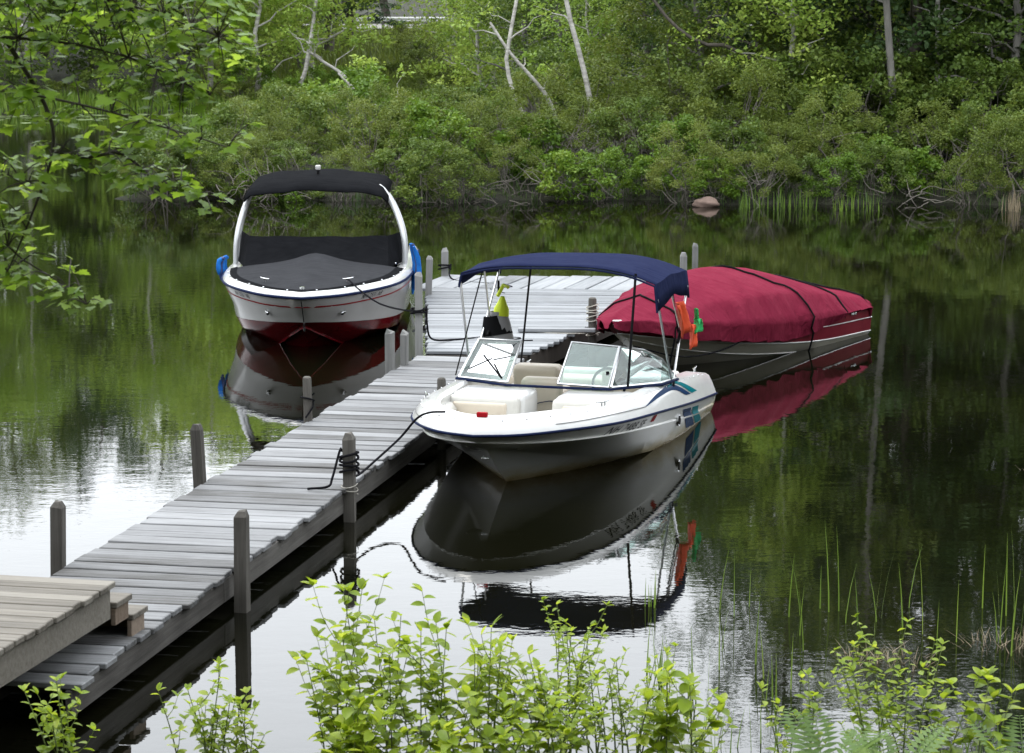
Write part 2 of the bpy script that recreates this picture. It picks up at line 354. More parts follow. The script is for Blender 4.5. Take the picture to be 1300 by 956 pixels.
def post(w, x, y, ztop, mat, label, zbot=-1.0, lean=(0, 0), cut='chamfer', w2=None, group=None, rz=None):
    h = ztop; o = empty('mooring_post', (x, y, 0), -DA if rz is None else rz, label, 'post', group)
    a = w * .44; b_ = (w2 or w) * .44
    bm = MB()
    if cut == 'round':
        bm.tube([(0, 0, zbot), (0, 0, h - .04), (0, 0, h - .012), (0, 0, h)], [a, a * .97, a * .9, a * .6], 12)
    else:
        sl = .03 if cut == 'slant' else 0
        rows = [[(-a, -b_, z), (a, -b_, z), (a, b_, z), (-a, b_, z), (-a, -b_, z)] for z in (zbot, 0, h - .05)]
        rows.append([(-a * .55, -b_ * .55, h), (a * .55, -b_ * .55, h - sl), (a * .55, b_ * .55, h - sl), (-a * .55, b_ * .55, h), (-a * .55, -b_ * .55, h)])
        gj = random.Random(int(x * 977 + y * 131)); rows = [[(p[0] + (gj.uniform(-.005, .005) if 0 < kk < 4 else 0), p[1] + (gj.uniform(-.005, .005) if 0 < kk < 4 else 0), p[2] + (gj.uniform(-.014, .010) if ri == 3 else gj.uniform(-.012, .012) if ri == 2 else 0)) for kk, p in enumerate(r_)] for ri, r_ in enumerate(rows)]
        rows = [r_[:4] + [r_[0]] for r_ in rows]
        bm.grid(rows); bm.f.append((15, 16, 17, 18))
    bm.build('timber', mat, o, smooth=40 if cut == 'round' else None, weld=True)
    o.rotation_euler[0] = lean[0]; o.rotation_euler[1] = lean[1]
    return o
def coil(parent, z0, z1, turns, rad, r=.008, mat='rope', seed=0):
    g = random.Random(seed); pts = []
    for i in range(int(turns * 14) + 1):
        q = i / 14 * 2 * math.pi; pts.append((math.cos(q) * rad * 1.12, math.sin(q) * rad * 1.12, z0 + (z1 - z0) * i / (turns * 14) + .012 * math.sin(q * 1.3 + seed)))
    return pts
def rope(name, pts, r, mat, label, cat='rope', group=None, n=60):
    P = cr(pts, n); o = MB().tube(P, r, 6).build(name, mat, None, smooth=60)
    return tag(o, label, cat, group)
PA = post(.105, -3.42, 19.75, .78, 'post', 'stout grey post opposite the steps on the open water side', lean=(0, R(1)))
PB = post(.105, -2.72, 23.05, .81, 'post', 'grey square post leaning beside the walkway, standing alone over bright water', lean=(0, R(-2.5)))
PC = post(.105, -2.02, 26.25, .74, 'post', 'short grey post with one dark rope loop, near the red and white bow', lean=(0, R(-1)), cut='round')
PE = post(.11, -2.005, 19.45, .77, 'post', 'thick dark grey post bare of rope beside the step end of the walkway', lean=(0, R(.5)))
PF = post(.105, -1.40, 22.75, .775, 'post', 'grey post wound thickly with black rope beside the walkway', lean=(0, R(-.6)))
PG = post(.105, -.70, 26.3, .72, 'post', 'grey post half hidden behind the open white bow', lean=(0, 0), cut='round')
PD1 = post(.09, -1.37, 29.7, .76, 'post_pale', 'pale bleached post by the red hull, the blunter of a close pair', w2=.14, cut='slant')
PD2 = post(.08, -1.22, 30.05, .70, 'post_pale', 'pale bleached thin post by the red hull, the taller of a close pair', w2=.12, cut='slant')
P1 = post(.10, -1.10, 31.35, 1.22, 'post_pale', 'tall grey post at the near corner of the float, black rope tied round it', w2=.13, rz=0)
P2 = post(.10, -1.16, 36.6, .86, 'post_pale', 'grey split post along the outer side of the float', w2=.12, rz=0, lean=(0, R(2)))
P3 = post(.11, -.98, 38.8, .74, 'post_pale', 'grey post at the far corner of the float with a black loop', rz=0)
P4 = post(.12, .99, 32.7, .75, 'post', 'round grey post wrapped in white line beside the maroon cover', cut='round')
P5 = post(.11, 2.48, 38.5, .70, 'post_pale', 'short square post rising behind the maroon cover, the lower of two', rz=0)
P6 = post(.10, 2.66, 38.7, .82, 'post_pale', 'slim square post rising behind the maroon cover, the higher of two', rz=0)
def wpt(o, p): return tuple(o.matrix_basis @ Vector(p))
bpy.context.view_layer.update()
rope('rope_coil', [wpt(PF, p) for p in coil(PF, .42, .62, 4.5, .072, seed=1)] + [wpt(PF, (-.12, -.12, .40)), wpt(PF, (-.14, -.2, .34)), wpt(PF, (-.32, -.2, .315))], .011, 'rope', 'black rope wound many times round a grey post', n=140)
rope('rope_tie', [wpt(PF, p) for p in coil(PF, .24, .33, 2, .064, seed=3)], .004, 'rope_grey', 'thin pale twine tied round the post under the black coil', n=60)
rope('rope_loop', [wpt(PC, p) for p in coil(PC, .56, .5, 1.2, .058, seed=2)] + [wpt(PC, (.06, -.03, .44)), wpt(PC, (.0, -.09, .34))], .009, 'rope', 'single dark rope loop hanging on the short post by the red hull', n=50)
rope('rope_tie', [wpt(P4, p) for p in coil(P4, .44, .66, 5, .066, .006, seed=5)], .007, 'rope_grey', 'white line wrapped round the post beside the maroon cover', n=120)
rope('rope_tie', [wpt(P4, p) for p in coil(P4, .28, .30, 1.1, .066, .006, seed=6)] + [wpt(P4, (-.2, -.25, .33)), wpt(P4, (-.9, -.2, .32))], .007, 'rope_grey', 'slack white line from the round post lying across the float', n=80)
rope('rope_loop', [wpt(P3, p) for p in coil(P3, .42, .5, 2, .08, seed=7)] + [(-.9, 38.5, .36), (-.75, 38.2, .32), (-.3, 37.9, .32), (.0, 37.5, .32), (-.3, 37.2, .32), (-.1, 36.7, .32)], .012, 'rope', 'black rope from the far corner post lying loose on the float', n=120)
rope('rope_tie', [wpt(P1, p) for p in coil(P1, .72, .78, 3, .085, seed=8)] + [(-1.0, 31.3, .6), (-.95, 31.5, .4), (-.7, 31.9, .335), (-.3, 32.2, .325), (.1, 32.1, .325), (-.1, 31.85, .325), (.25, 31.9, .325)], .012, 'rope', 'black rope from the tall corner post trailing over the float boards', n=140)

# wide float at the end
fl = empty('dock_float', (0, 31, 0), 0, 'wide pale grey board float at the end of the walkway', 'dock')
def fxl(y): return -1.0 - .2 * (y - 31.1) / 6.0
def fxr(y): return .2 + 2.4 * (y - 30.75) / 7.6
FT = math.tan(R(-4.0)); FZ = .325
y = 31.05
while y < 37.15:
    w = RN.choice((.235, .235, .255, .215)); xl = fxl(y) + RN.uniform(-.02, .02); xr = fxr(y) - .03 + RN.uniform(-.03, .03)
    L_ = xr - xl; cx_ = (xl + xr) / 2
    me = plank_mesh('plank', L_, w - .014, .04)
    ob('plank', me, 'plank_far', fl, (cx_, y - 31 + FT * cx_, FZ - .02 + RN.uniform(-.004, .004)), (RN.uniform(-.01, .01), RN.uniform(-.004, .004), math.atan(FT)))
    y += w
ux, uy = math.sin(R(16)), math.cos(R(16))
x = -1.15
while x < 2.55:
    w = .30; me = plank_mesh('plank', 1.62, w - .02, .04)
    cy_ = 38.0 + FT * x
    ob('plank', me, 'plank_far', fl, (x + .1, cy_ - 31 + .06, FZ - .02 + RN.uniform(-.004, .004)), (RN.uniform(-.006, .006), RN.uniform(-.01, .01), R(90 - 16)))
    x += w / math.cos(R(12))
def beam_between(p, q, t, h, z, name, mat, parent, off=(0, 0, 0)):
    p = Vector(p); q = Vector(q); d = q - p
    return MB().box(((p.x + q.x) / 2 - off[0], (p.y + q.y) / 2 - off[1], z), (t, d.length, h), (0, 0, -math.atan2(d.x, d.y))).build(name, mat, parent)
for pq in (((fxl(31) + .05, 30.95, 0), (fxl(37.3) + .05, 38.6, 0)), ((fxr(31) - .09, 30.95, 0), (fxr(38.3) - .09, 38.3, 0)), ((-1.0, 30.95, 0), (.18, 30.9, 0))):
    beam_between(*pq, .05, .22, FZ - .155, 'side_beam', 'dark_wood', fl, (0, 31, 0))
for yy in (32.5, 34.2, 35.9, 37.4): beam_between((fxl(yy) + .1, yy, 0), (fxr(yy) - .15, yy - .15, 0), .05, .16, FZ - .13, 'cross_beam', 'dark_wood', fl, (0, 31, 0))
tag(MB().box((.55, 32.6, .36), (.95, .10, .045), (0, 0, R(-3)), .006, 1).build('loose_board', 'plank_far'), 'single loose board lying on the float in front of the round post', 'board')

# gangway and steps
GA = R(13); gw = empty('gangway', (-2.6, 17.2, .75), -GA, 'raised brownish plank gangway from the bank with a deep side board', 'gangway')
gm = plank_mesh('plank', 1.62, .14, .04)
for j in range(34): ob('plank', gm, 'plank_warm', gw, (-.80 + RN.uniform(-.012, .012), -.07 - j * .150, -.02 + RN.uniform(-.003, .003)), (RN.uniform(-.01, .01), 0, RN.uniform(-.005, .005)))
for xx in (-.055, -1.55): MB().box((xx, -2.5, -.15), (.045, 4.96, .21), bev=.005, seg=1).build('side_board', 'plank_warm' if xx > -1 else 'beam', gw)
MB().box((-.8, -.03, -.145), (1.4, .045, .19)).build('end_board', 'step', gw)
st = empty('dock_steps', (-2.6, 17.2, .3), -GA, 'two brown wooden steps leading down from the gangway to the walkway', 'steps')
for j, (zt, y0) in enumerate(((.30, .012), (.15, .30))):
    MB().box((-.80, y0 + .14, zt - .02), (1.60, .28, .04), bev=.005, seg=1).build('tread', 'plank_warm', st)
    MB().box((-.82, y0 + .255, zt - .095), (1.54, .03, .11)).build('riser', 'step', st)
    for xx in (-.03, -1.56): MB().box((xx, y0 + .12, zt - .1), (.035, .235, .115), bev=.004, seg=1).build('end_plate', 'step', st)
for yy, xx, lb_ in ((14.6, -3.2, 'dark timber support under the bank end of the gangway'), (16.55, -4.1, 'dark wet timber support under the gangway on the open water side')):
    tag(MB().box((xx, yy, .0), (.1, .1, 1.15), bev=.008, seg=1).build('support_post', 'dark_wood'), lb_, 'post')

# ------------------------------------------------------------------ boats: shared builders
NS = 44
def loft_half(curves, mb=None, both=True):
    mb = mb or MB()
    mb.grid([list(c) for c in curves])
    if both: mb.grid([list(mir(c)) for c in reversed(curves)])
    return mb
def lerp(a, b_, t): return np.array(a) * (1 - t) + np.array(b_) * t
class Surf:
    def __init__(s, mb): s.t = BVHTree.FromPolygons([Vector(v) for v in mb.v], mb.f)
    def port(s, x, z, sgn=1, off=.004):
        h = s.t.ray_cast(Vector((x, 3 * sgn, z)), Vector((0, -sgn, 0)))
        if h[0] is None: return None
        nrm = h[1] if h[1].y * sgn > 0 else -h[1]
        return h[0] + nrm * off
    def down(s, x, y, off=.004):
        h = s.t.ray_cast(Vector((x, y, 3)), Vector((0, 0, -1)))
        if h[0] is None: return None
        nrm = h[1] if h[1].z > 0 else -h[1]
        return h[0] + nrm * off
def decal(sf, name, mat, parent, lower, upper, nu=14, nv=3, sgn=1, off=.004):
    """strip on a hull side between two (x,z) polylines"""
    def samp(pl, n):
        P = cr([(a, 0, b_) for a, b_ in pl], n) if len(pl) > 2 else np.linspace((pl[0][0], 0, pl[0][1]), (pl[1][0], 0, pl[1][1]), n); return P
    A_, B_ = samp(lower, nu), samp(upper, nu); rows = []
    for j in range(nv + 1):
        row = []
        for i in range(nu):
            p = lerp(A_[i], B_[i], j / nv); q = sf.port(p[0], p[2], sgn, off); row.append(q if q is not None else Vector((p[0], 0, p[2])))
        rows.append(row)
    return MB().grid(rows).build(name, mat, parent, smooth=60)
def lettering(sf, text, x0, z0, h, parent, mat, sgn=1, dzdx=0., shear=.3, name='registration_number', wx=1.0):
    """text that runs aft-wards/forwards on the hull side so that it reads from outside"""
    cu = bpy.data.curves.new('t', 'FONT'); cu.body = text; cu.size = h * 1.4; cu.shear = shear; cu.space_character = 1.08
    o = bpy.data.objects.new('t', cu); COL.objects.link(o); bpy.context.view_layer.update()
    me = bpy.data.meshes.new_from_object(o.evaluated_get(bpy.context.evaluated_depsgraph_get())); bpy.data.objects.remove(o); bpy.data.curves.remove(cu)
    for v in me.vertices:
        a, b_ = v.co.x * wx, v.co.y
        x = x0 - a * sgn; z = z0 + b_ + (x - x0) * dzdx      # port side is read with the bow to the left
        q = sf.port(x, z, sgn, .005); v.co = q if q is not None else Vector((x, 0, z))
    me.name = name; return ob(name, me, mat, parent)
def cleat(parent, p, rz, L=.16, mat='chrome'):
    mb = MB(); c, s_ = math.cos(rz), math.sin(rz)
    def w(a, b_, z): return (p[0] + a * c - b_ * s_, p[1] + a * s_ + b_ * c, p[2] + z)
    mb.tube([w(-L / 2, 0, .045), w(-L / 4, 0, .04), w(0, 0, .038), w(L / 4, 0, .04), w(L / 2, 0, .045)], [.006, .009, .011, .009, .006], 8)
    for a in (-.025, .025): mb.tube([w(a, 0, 0), w(a, 0, .038)], .008, 8)
    return mb.build('cleat', mat, parent, smooth=50)
def studs(parent, pts, r=.008, name='snap_fasteners'):
    mb = MB()
    for p in pts: mb.box(p, (r * 2, r * 2, r * 1.6), bev=r * .5, seg=1)
    return tag(mb.build(name, 'chrome', parent), kind='stuff')

# ------------------------------------------------------------------ white bowrider
A = empty('white_bowrider_boat', (1.16, 28.9, 0), R(-105.6), 'open white motorboat with folding navy sunshade and teal stripes moored to the walkway', 'boat')
keel = cr([(0, 0, -.4), (2, 0, -.4), (3.4, 0, -.34), (4.1, 0, -.17), (4.48, 0, .0), (4.9, 0, .24), (5.18, 0, .43)], NS)
chin = cr([(0, .92, -.13), (1.5, .95, -.09), (2.9, .86, .01), (3.6, .69, .10), (4.2, .46, .21), (4.7, .235, .32), (5.05, .08, .40), (5.18, 0, .43)], NS)
chi2 = cr([(0, .97, -.10), (1.5, 1.0, -.06), (2.9, .91, .035), (3.6, .74, .125), (4.22, .50, .235), (4.74, .265, .345), (5.1, .10, .425), (5.24, 0, .455)], NS)
knuc = cr([(0, 1.06, .08), (1.5, 1.1, .19), (3, 1.07, .33), (4.1, .93, .42), (4.9, .64, .48), (5.33, .3, .515), (5.46, 0, .53)], NS)
knu2 = knuc + np.array([0, -.012, .012]) * (knuc[:, 1:2] > .02)
rail = cr([(0, 1.09, .20), (1.5, 1.14, .335), (3, 1.12, .47), (4.2, 1.0, .555), (5.0, .72, .605), (5.45, .37, .615), (5.6, 0, .615)], NS)
mid1 = lerp(chi2, knuc, .5) + np.c_[np.zeros(NS), .012 * (chi2[:, 1] > .05), np.zeros(NS)]
hullA = loft_half([keel, lerp(keel, chin, .5), chin, chi2, mid1, knuc, knu2, rail])
tr = [c[0] for c in (keel, chin, chi2, knuc, rail)]; o0 = len(hullA.v)
hullA.v += [tuple(p) for p in tr] + [tuple(mir(p)) for p in tr]; hullA.f.append((o0 + 4, o0 + 3, o0 + 2, o0 + 1, o0, o0 + 6, o0 + 7, o0 + 8, o0 + 9))
hullA.build('hull', 'white_stain', A, smooth=28, weld=True)
sfA = Surf(hullA)
full = np.vstack([rail, mir(rail)[::-1][1:]])
MB().tube(full, .013, 8).build('rub_rail', 'navy_line', A, smooth=60)
# deck moulding: lip above the rail, flat top, inner wall
sx_ = rail[:, 0]
lift = np.interp(sx_, [0, .6, 1.6, 2.6, 3.4, 4.4, 5.6], [.22, .26, .26, .22, .175, .15, .135])
def inset(c, d, dz):
    t = np.gradient(c, axis=0); nrm = np.c_[-t[:, 1], t[:, 0]]; nrm /= np.linalg.norm(nrm, axis=1)[:, None]   # points inwards for a port curve run stern to bow
    sgn = np.where((nrm[:, 1] * 1.0) > 0, -1, 1)
    o = c.copy(); o[:, :2] += nrm * sgn[:, None] * np.atleast_1d(d)[:, None] if np.ndim(d) else nrm * sgn[:, None] * d
    o[:, 2] += dz; o[:, 1] = np.maximum(o[:, 1], 0); o[-1, 1] = 0; return o
l1 = inset(rail, .012, .035); l2 = inset(rail, .045, lift * .55); l3 = inset(rail, .085, lift * .9); l4 = inset(rail, .12, lift)
wtop = np.interp(sx_, [0, 2.6, 3.4, 4.6, 5.6], [.24, .22, .22, .24, .28]); l5 = inset(rail, wtop, lift + .008); l6 = inset(rail, wtop + .03, lift - .02)
inn = inset(rail, wtop + .04, 0); fwd = np.clip((sx_ - 2.7) / .7, 0, 1); low_ = lerp(chi2, knuc, .72); inn[:, 2] = -.02 * (1 - fwd) + (low_[:, 2] + .03) * fwd; inn[:, 1] = np.minimum(inn[:, 1], np.maximum(low_[:, 1] - .08, 0)) * fwd + inn[:, 1] * (1 - fwd)
deckA = loft_half([rail, l1, l2, l3, l4, l5, l6, inn])
deckA.build('deck', 'white', A, smooth=38, weld=True)
sfD = Surf(deckA)
flo = MB().grid([list(inn + [0, 0, .012]), list(mir(inn) + [0, 0, .012])]); flo.build('floor', 'vinyl', A, weld=True)
MB().box((.03, 0, .09), (.06, 2.04, .58), bev=.02).build('transom', 'white', A, smooth=40)
MB().box((.42, 0, .18), (.68, 1.5, .42), bev=.06, seg=3).build('engine_cover', 'vinyl', A, smooth=40)
# stripes and numbers on the port side and the same on the other side
for sg in (1, -1):
    decal(sfA, 'stripe', 'navy_dec', A, [(1.80, .22), (1.56, .235)][::1] if 0 else [(1.72, .215), (1.33, .175)], [(1.90, .325), (1.50, .285)], 8, 3, sg)
    decal(sfA, 'stripe', 'navy_dec', A, [(1.46, .06), (1.02, .03)], [(1.70, .20), (1.31, .16)], 8, 3, sg)
    decal(sfA, 'stripe', 'teal_dec', A, [(1.27, .17), (.93, .14)], [(1.42, .275), (1.06, .24)], 8, 3, sg)
    decal(sfA, 'stripe', 'teal_dec', A, [(.96, .03), (.58, .01)], [(1.25, .155), (.91, .125)], 8, 3, sg)
    decal(sfD, 'stripe', 'navy_dec', A, [(3.35, .575), (2.75, .585), (2.15, .56), (1.72, .445)], [(3.35, .582), (2.75, .625), (2.1, .605), (1.48, .42)], 22, 3, sg, .006)
    decal(sfD, 'stripe', 'teal_dec', A, [(2.35, .61), (1.95, .59), (1.42, .42)], [(2.35, .618), (1.85, .60), (1.12, .40)], 18, 3, sg, .006)
    decal(sfD, 'pin_stripe', 'grey_dec', A, [(5.1, .665), (4.2, .63), (3.35, .572)], [(5.1, .672), (4.2, .637), (3.35, .580)], 24, 1, sg, .006)
lettering(sfA, 'NH 7488 SF', 4.30, .452, .080, A, 'dark_dec', 1, .075, wx=1.55)
decal(sfA, 'sticker', 'red_dec', A, [(3.18, .40), (3.06, .39)], [(3.16, .465), (3.04, .455)], 3, 2)
q = sfA.port(2.02, .235)
ven = MB(); ven.tube([q + Vector((0, -.01, 0)), q + Vector((0, .012, 0))], .06, 16)
vo = ven.build('vent', 'chrome', A, smooth=40); vo.scale = (1, 1, 1)
MB().tube([q + Vector((0, .005, 0)), q + Vector((0, .017, 0))], .045, 16).build('vent_grille', 'black', vo, smooth=40)
for sg in (1, -1):
    pz = sfD.down(4.25, .86 * sg); cleat(A, pz, R(-22 * sg), .2)
    pz = sfD.down(.35, .92 * sg); cleat(A, pz, 0, .18)
pz = sfD.down(5.38, .02); MB().box(pz + Vector((0, 0, .018)), (.05, .10, .045), bev=.012).build('bow_light', 'red_dec', A)
sp = []
for c in (l3,):
    for s_ in (1, -1):
        for i in range(3, NS - 2, 2): p = c[i]; sp.append((p[0], p[1] * s_, p[2] + .004))
studs(A, sp, .007)
MB().tube([(5.16, -.03, .36), (5.22, -.03, .35), (5.22, .03, .35), (5.16, .03, .36)], .008, 6).build('bow_eye', 'chrome', A)
# consoles with forward facing backrests, bow cushions
for sg, y0, y1 in ((-1, -.86, -.12), (1, .18, .86)):
    cyy = (y0 + y1) / 2; wd = y1 - y0
    c = MB().box((3.18, cyy, .455), (.56, wd, .40), bev=.07, seg=3)
    for i, p in enumerate(c.v):
        if p[0] > 3.3 and p[2] < .35: c.v[i] = (p[0] + .05, p[1], p[2])
    co = c.build('console', 'white', A, smooth=45)
    MB().box((3.56, cyy, .50), (.16, wd - .03, .30), (0, R(-14), 0), .065, 4).build('backrest', 'vinyl', co, smooth=50)
    MB().box((3.615, cyy + .03 * sg, .505), (.09, wd - .18, .18), (0, R(-14), 0), .042, 4).build('backrest_pad', 'beige', co, smooth=50)
    cs = MB()
    P = []
    for x_, ww in ((3.68, .80), (4.1, .72), (4.5, .56), (4.8, .38), (4.98, .24)): P.append((x_, ww))
    top = [[(x_, sg * max(ww - .40, .05), .44), (x_, sg * max(ww - .36, .07), .475), (x_, sg * (ww - .06), .48), (x_, sg * ww, .44), (x_, sg * ww, .40), (x_, sg * max(ww - .40, .05), .36)] for x_, ww in P]
    cs.grid(top); cs.build('bow_cushion', 'vinyl', A, smooth=40)
    bo = [[(x_, sg * (ww + .035), .60), (x_, sg * (ww - .02), .595), (x_, sg * (ww - .07), .53), (x_, sg * (ww - .05), .47), (x_, sg * (ww + .03), .46)] for x_, ww in P]
    MB().grid(bo).build('bow_bolster', 'vinyl', A, smooth=60)
# seats
def seat(x, y, face):
    so = empty('seat', (x, y, 0)); so.parent = A; so.rotation_euler = (0, 0, 0 if face > 0 else math.pi)
    MB().box((.05, 0, .17), (.5, .5, .34), bev=.05, seg=3).build('seat_base', 'vinyl', so, smooth=45)
    bk = MB().box((0, 0, 0), (.15, .50, .56), bev=.07, seg=4)
    bk.build('seat_back', 'beige', so, smooth=50, loc=(-.26, 0, .44), rot=(0, R(-10), 0))
    MB().box((.03, 0, .37), (.46, .46, .12), bev=.05, seg=3).build('seat_cushion', 'beige', so, smooth=50)
    return so
seat(2.05, .52, 1); seat(2.05, -.42, 1); s3 = seat(1.55, -.42, -1); s4 = seat(1.55, .52, -1)
# a seat seen through the walkway, its back towards the bow
MB().box((2.46, -.20, .43), (.16, .42, .52), (0, R(8), 0), .075, 4).build('seat_back', 'beige', A, smooth=50)
MB().tube([(2.555, -.40, .39), (2.56, -.3, .40), (2.565, -.2, .44), (2.565, -.1, .46), (2.56, -.01, .46)], .005, 5).build('seat_piping', 'navy_vinyl', A)
# rear lounge round the stern with beige inner coaming
for sg in (1, -1):
    MB().box((.95, sg * .74, .22), (1.0, .26, .42), bev=.06, seg=3).build('side_lounge', 'vinyl', A, smooth=45)
    MB().box((1.22, sg * .885, .41), (1.36, .07, .17), (0, R(-5), sg * R(-.5)), .03, 3).build('coaming_pad', 'beige', A, smooth=45)
MB().box((.86, 0, .26), (.34, 1.5, .42), bev=.07, seg=3).build('rear_bench', 'beige', A, smooth=45)
MB().box((.36, 0, .42), (.16, 1.5, .12), bev=.05, seg=3).build('bench_roll', 'vinyl', A, smooth=45)
MB().box((1.30, 0, .05), (.5, 1.3, .02)).build('carpet', 'navy_vinyl', A)
MB().tube([(2.60 + .02 * math.cos(a), .52 + .17 * math.cos(a), .66 + .16 * math.sin(a)) for a in np.linspace(0, 2 * math.pi, 25)], .014, 6).build('steering_wheel', 'black', A, smooth=60)
# windscreen
ws = empty('windscreen', (0, 0, 0)); ws.parent = A
def pane(pts, bars=True):
    P = [Vector(p) for p in pts]; nrm = (P[1] - P[0]).cross(P[-1] - P[0]).normalized() * .003
    g = MB(); g.v = [tuple(p + nrm) for p in P] + [tuple(p - nrm) for p in P]; n_ = len(P)
    g.f = [tuple(range(n_)), tuple(reversed(range(n_, 2 * n_)))] + [(i, (i + 1) % n_, n_ + (i + 1) % n_, n_ + i) for i in range(n_)]
    po = g.build('pane', 'glass', ws)
    if bars: MB().tube(P + [P[0]], .013, 6).build('pane_frame', 'alu', ws, smooth=50)
    return po
pane([(2.98, -.42, .70), (2.70, -1.00, .69), (2.50, -.84, 1.05), (2.66, -.36, 1.07)])
pane([(2.68, -1.01, .69), (1.75, -1.05, .66), (2.1, -1.0, .86), (2.48, -.855, 1.05)])
pane([(3.0, .10, .71), (3.03, .62, .70), (2.74, .65, 1.06), (2.68, .16, 1.08)])
pane([(3.03, .645, .70), (2.55, 1.03, .69), (1.95, 1.06, .655), (2.25, .98, .88), (2.5, .85, 1.0), (2.73, .67, 1.06)])
MB().tube([(3.01, -.42, .675), (3.02, .1, .675), (3.05, .63, .68), (2.56, 1.05, .672), (1.95, 1.08, .64)], .014, 6).build('windscreen_base', 'navy_line', ws, smooth=50)
MB().tube([(3.01, -.42, .675), (2.70, -1.03, .672), (1.75, -1.07, .645)], .014, 6).build('windscreen_base', 'navy_line', ws, smooth=50)
MB().box((2.93, .585, .82), (.03, .03, .04), bev=.008).build('latch', 'black', ws)
MB().tube([(2.92, -.5, .73), (2.78, -.72, .93)], .009, 6).build('wiper', 'black', ws)
# bimini sunshade
cx0, cx1 = 1.38, 2.86
rows = []
gy = random.Random(3)
ny = 33
for i in range(13):
    fx = i / 12; x_ = cx0 + (cx1 - cx0) * fx; row = []
    for j in range(ny):
        t = -1 + 2 * j / (ny - 1); y_ = .055 + 1.05 * math.copysign(min(abs(t) * 1.02, 1) ** .93, t)
        z_ = 1.865 - (.22 if t > 0 else .15) * abs(t) ** 3.0 - .045 * (2 * fx - 1) ** 2 * (1 - .3 * abs(t)) + .02 * fx
        z_ -= .010 * math.sin(fx * math.pi * 2) ** 2
        if abs(t) > .86:
            k_ = (abs(t) - .86) / .14; z_ -= (.20 if t > 0 else .075) * k_ ** 1.3 * (.65 + .35 * abs(2 * fx - 1)); y_ = .055 + math.copysign(1.05 * .93 + .03 * k_, t)
        z_ += .004 * math.sin(x_ * 9 + t * 7)
        row.append((x_, y_, z_))
    rows.append(row)
cb = MB().grid(rows); co = cb.build('sunshade', 'navy_canvas', A, smooth=60)
md = co.modifiers.new('thickness', 'SOLIDIFY'); md.thickness = .012
for xx in (cx0, cx1):
    i = 0 if xx == cx0 else 12
    MB().tube([(p[0], p[1], p[2] - .014) for p in rows[i]], .011, 6).build('hem', 'navy_canvas', co, smooth=60)
def pole(p, q_, r=.012, mat='alu', name='sunshade_pole'): return MB().tube([p, q_], r, 8).build(name, mat, A, smooth=50)
for sg in (1, -1):
    my = 1.055 * sg; mz = .60
    ye = .055 + 1.0 * sg
    zt_ = 1.55 if sg > 0 else 1.66; pole((2.12, my, mz), (cx1 - .03, ye, zt_)); pole((2.08, my, mz), (cx0 + .04, ye, zt_ - .02))
    pole((1.78, ye, 1.15), (2.15, .055 + .95 * sg, 1.70), .010)
    MB().box((2.10, my, mz - .01), (.07, .04, .08), bev=.01).build('pole_mount', 'black', A)
    MB().tube([(1.70, ye, 1.12), (1.86, ye, 1.0)], .018, 8).build('pole_joint', 'black', A, smooth=50)
pole((cx1 - .02, .84, 1.80), (2.98, .80, .70), .013, 'black', 'sunshade_strap')
pole((cx1 - .02, -.72, 1.76), (2.66, -1.05, .70), .007, 'black', 'sunshade_strap')
pole((cx0 + .02, -.60, 1.78), (.45, -.98, .50), .011, 'black', 'sunshade_strap')
pole((cx0 + .02, .86, 1.70), (1.72, 1.03, 1.08), .010, 'black', 'sunshade_strap')

# flags tied to the pole, life vest hung on the starboard poles
bpy.context.view_layer.update()
MA = A.matrix_basis.copy()
def wA(p): return MA @ Vector(p)
def flag(pts, name, mat, label, sag=.02):
    a, b_, c, d = [Vector(p) for p in pts]; rows = []
    for i in range(9):
        u_ = i / 8; row = []
        for j in range(7):
            v_ = j / 6; p = a.lerp(b_, u_).lerp(d.lerp(c, u_), v_); p = p + Vector((0, 1, 0)) * (sag * math.sin(u_ * 9 + v_ * 3))
            row.append(wA(p))
        rows.append(row)
    o = MB().grid(rows).build(name, mat, None, smooth=60); m_ = o.modifiers.new('thickness', 'SOLIDIFY'); m_.thickness = .004
    return tag(o, label, 'flag')
flag([(2.16, 1.10, 1.42), (1.86, 1.09, 1.43), (1.42, 1.12, 1.14), (1.92, 1.12, 1.05)], 'warning_flag', 'orange', 'orange skier warning flag hanging from the sunshade pole, larger of two', .035)
flag([(1.60, 1.14, 1.16), (1.50, 1.14, 1.14), (1.30, 1.15, .93), (1.66, 1.15, .90)], 'warning_flag', 'orange', 'small orange flag end below the green flag', .03)
flag([(1.56, 1.17, 1.32), (1.48, 1.17, 1.30), (1.40, 1.17, 1.18), (1.50, 1.17, 1.20)], 'warning_flag', 'green_flag', 'narrow green flag tip tied at the pole above the orange flags', .02)
flag([(1.48, 1.17, 1.20), (1.40, 1.17, 1.19), (1.14, 1.17, 1.06), (1.56, 1.17, 1.05)], 'warning_flag', 'green_flag', 'bright green flag bunched beside the orange flags on the pole', .04)
lv = empty('life_vest', wA((1.75, -.86, .9)), R(-105.6), 'grey life vest with neon yellow shoulders hanging from the sunshade frame', 'life vest')
def vsect(z, w, d): return [(d * math.cos(q), w * math.sin(q), z) for q in np.linspace(0, 2 * math.pi, 17)]
MB().grid([vsect(-.12, .05, .03), vsect(-.10, .15, .06), vsect(.06, .165, .075), vsect(.22, .13, .07), vsect(.34, .09, .06)]).build('body', 'vest_grey', lv, smooth=50)
MB().grid([vsect(.30, .085, .062), vsect(.37, .08, .055), vsect(.43, .05, .04), vsect(.50, .02, .02)]).build('shoulder', 'neon', lv, smooth=50, rot=(R(-5), 0, 0))
MB().grid([vsect(.10, .172, .08), vsect(.20, .145, .078), vsect(.30, .115, .07)]).build('chest_panel', 'black', lv, smooth=50, rot=(R(9), 0, 0))
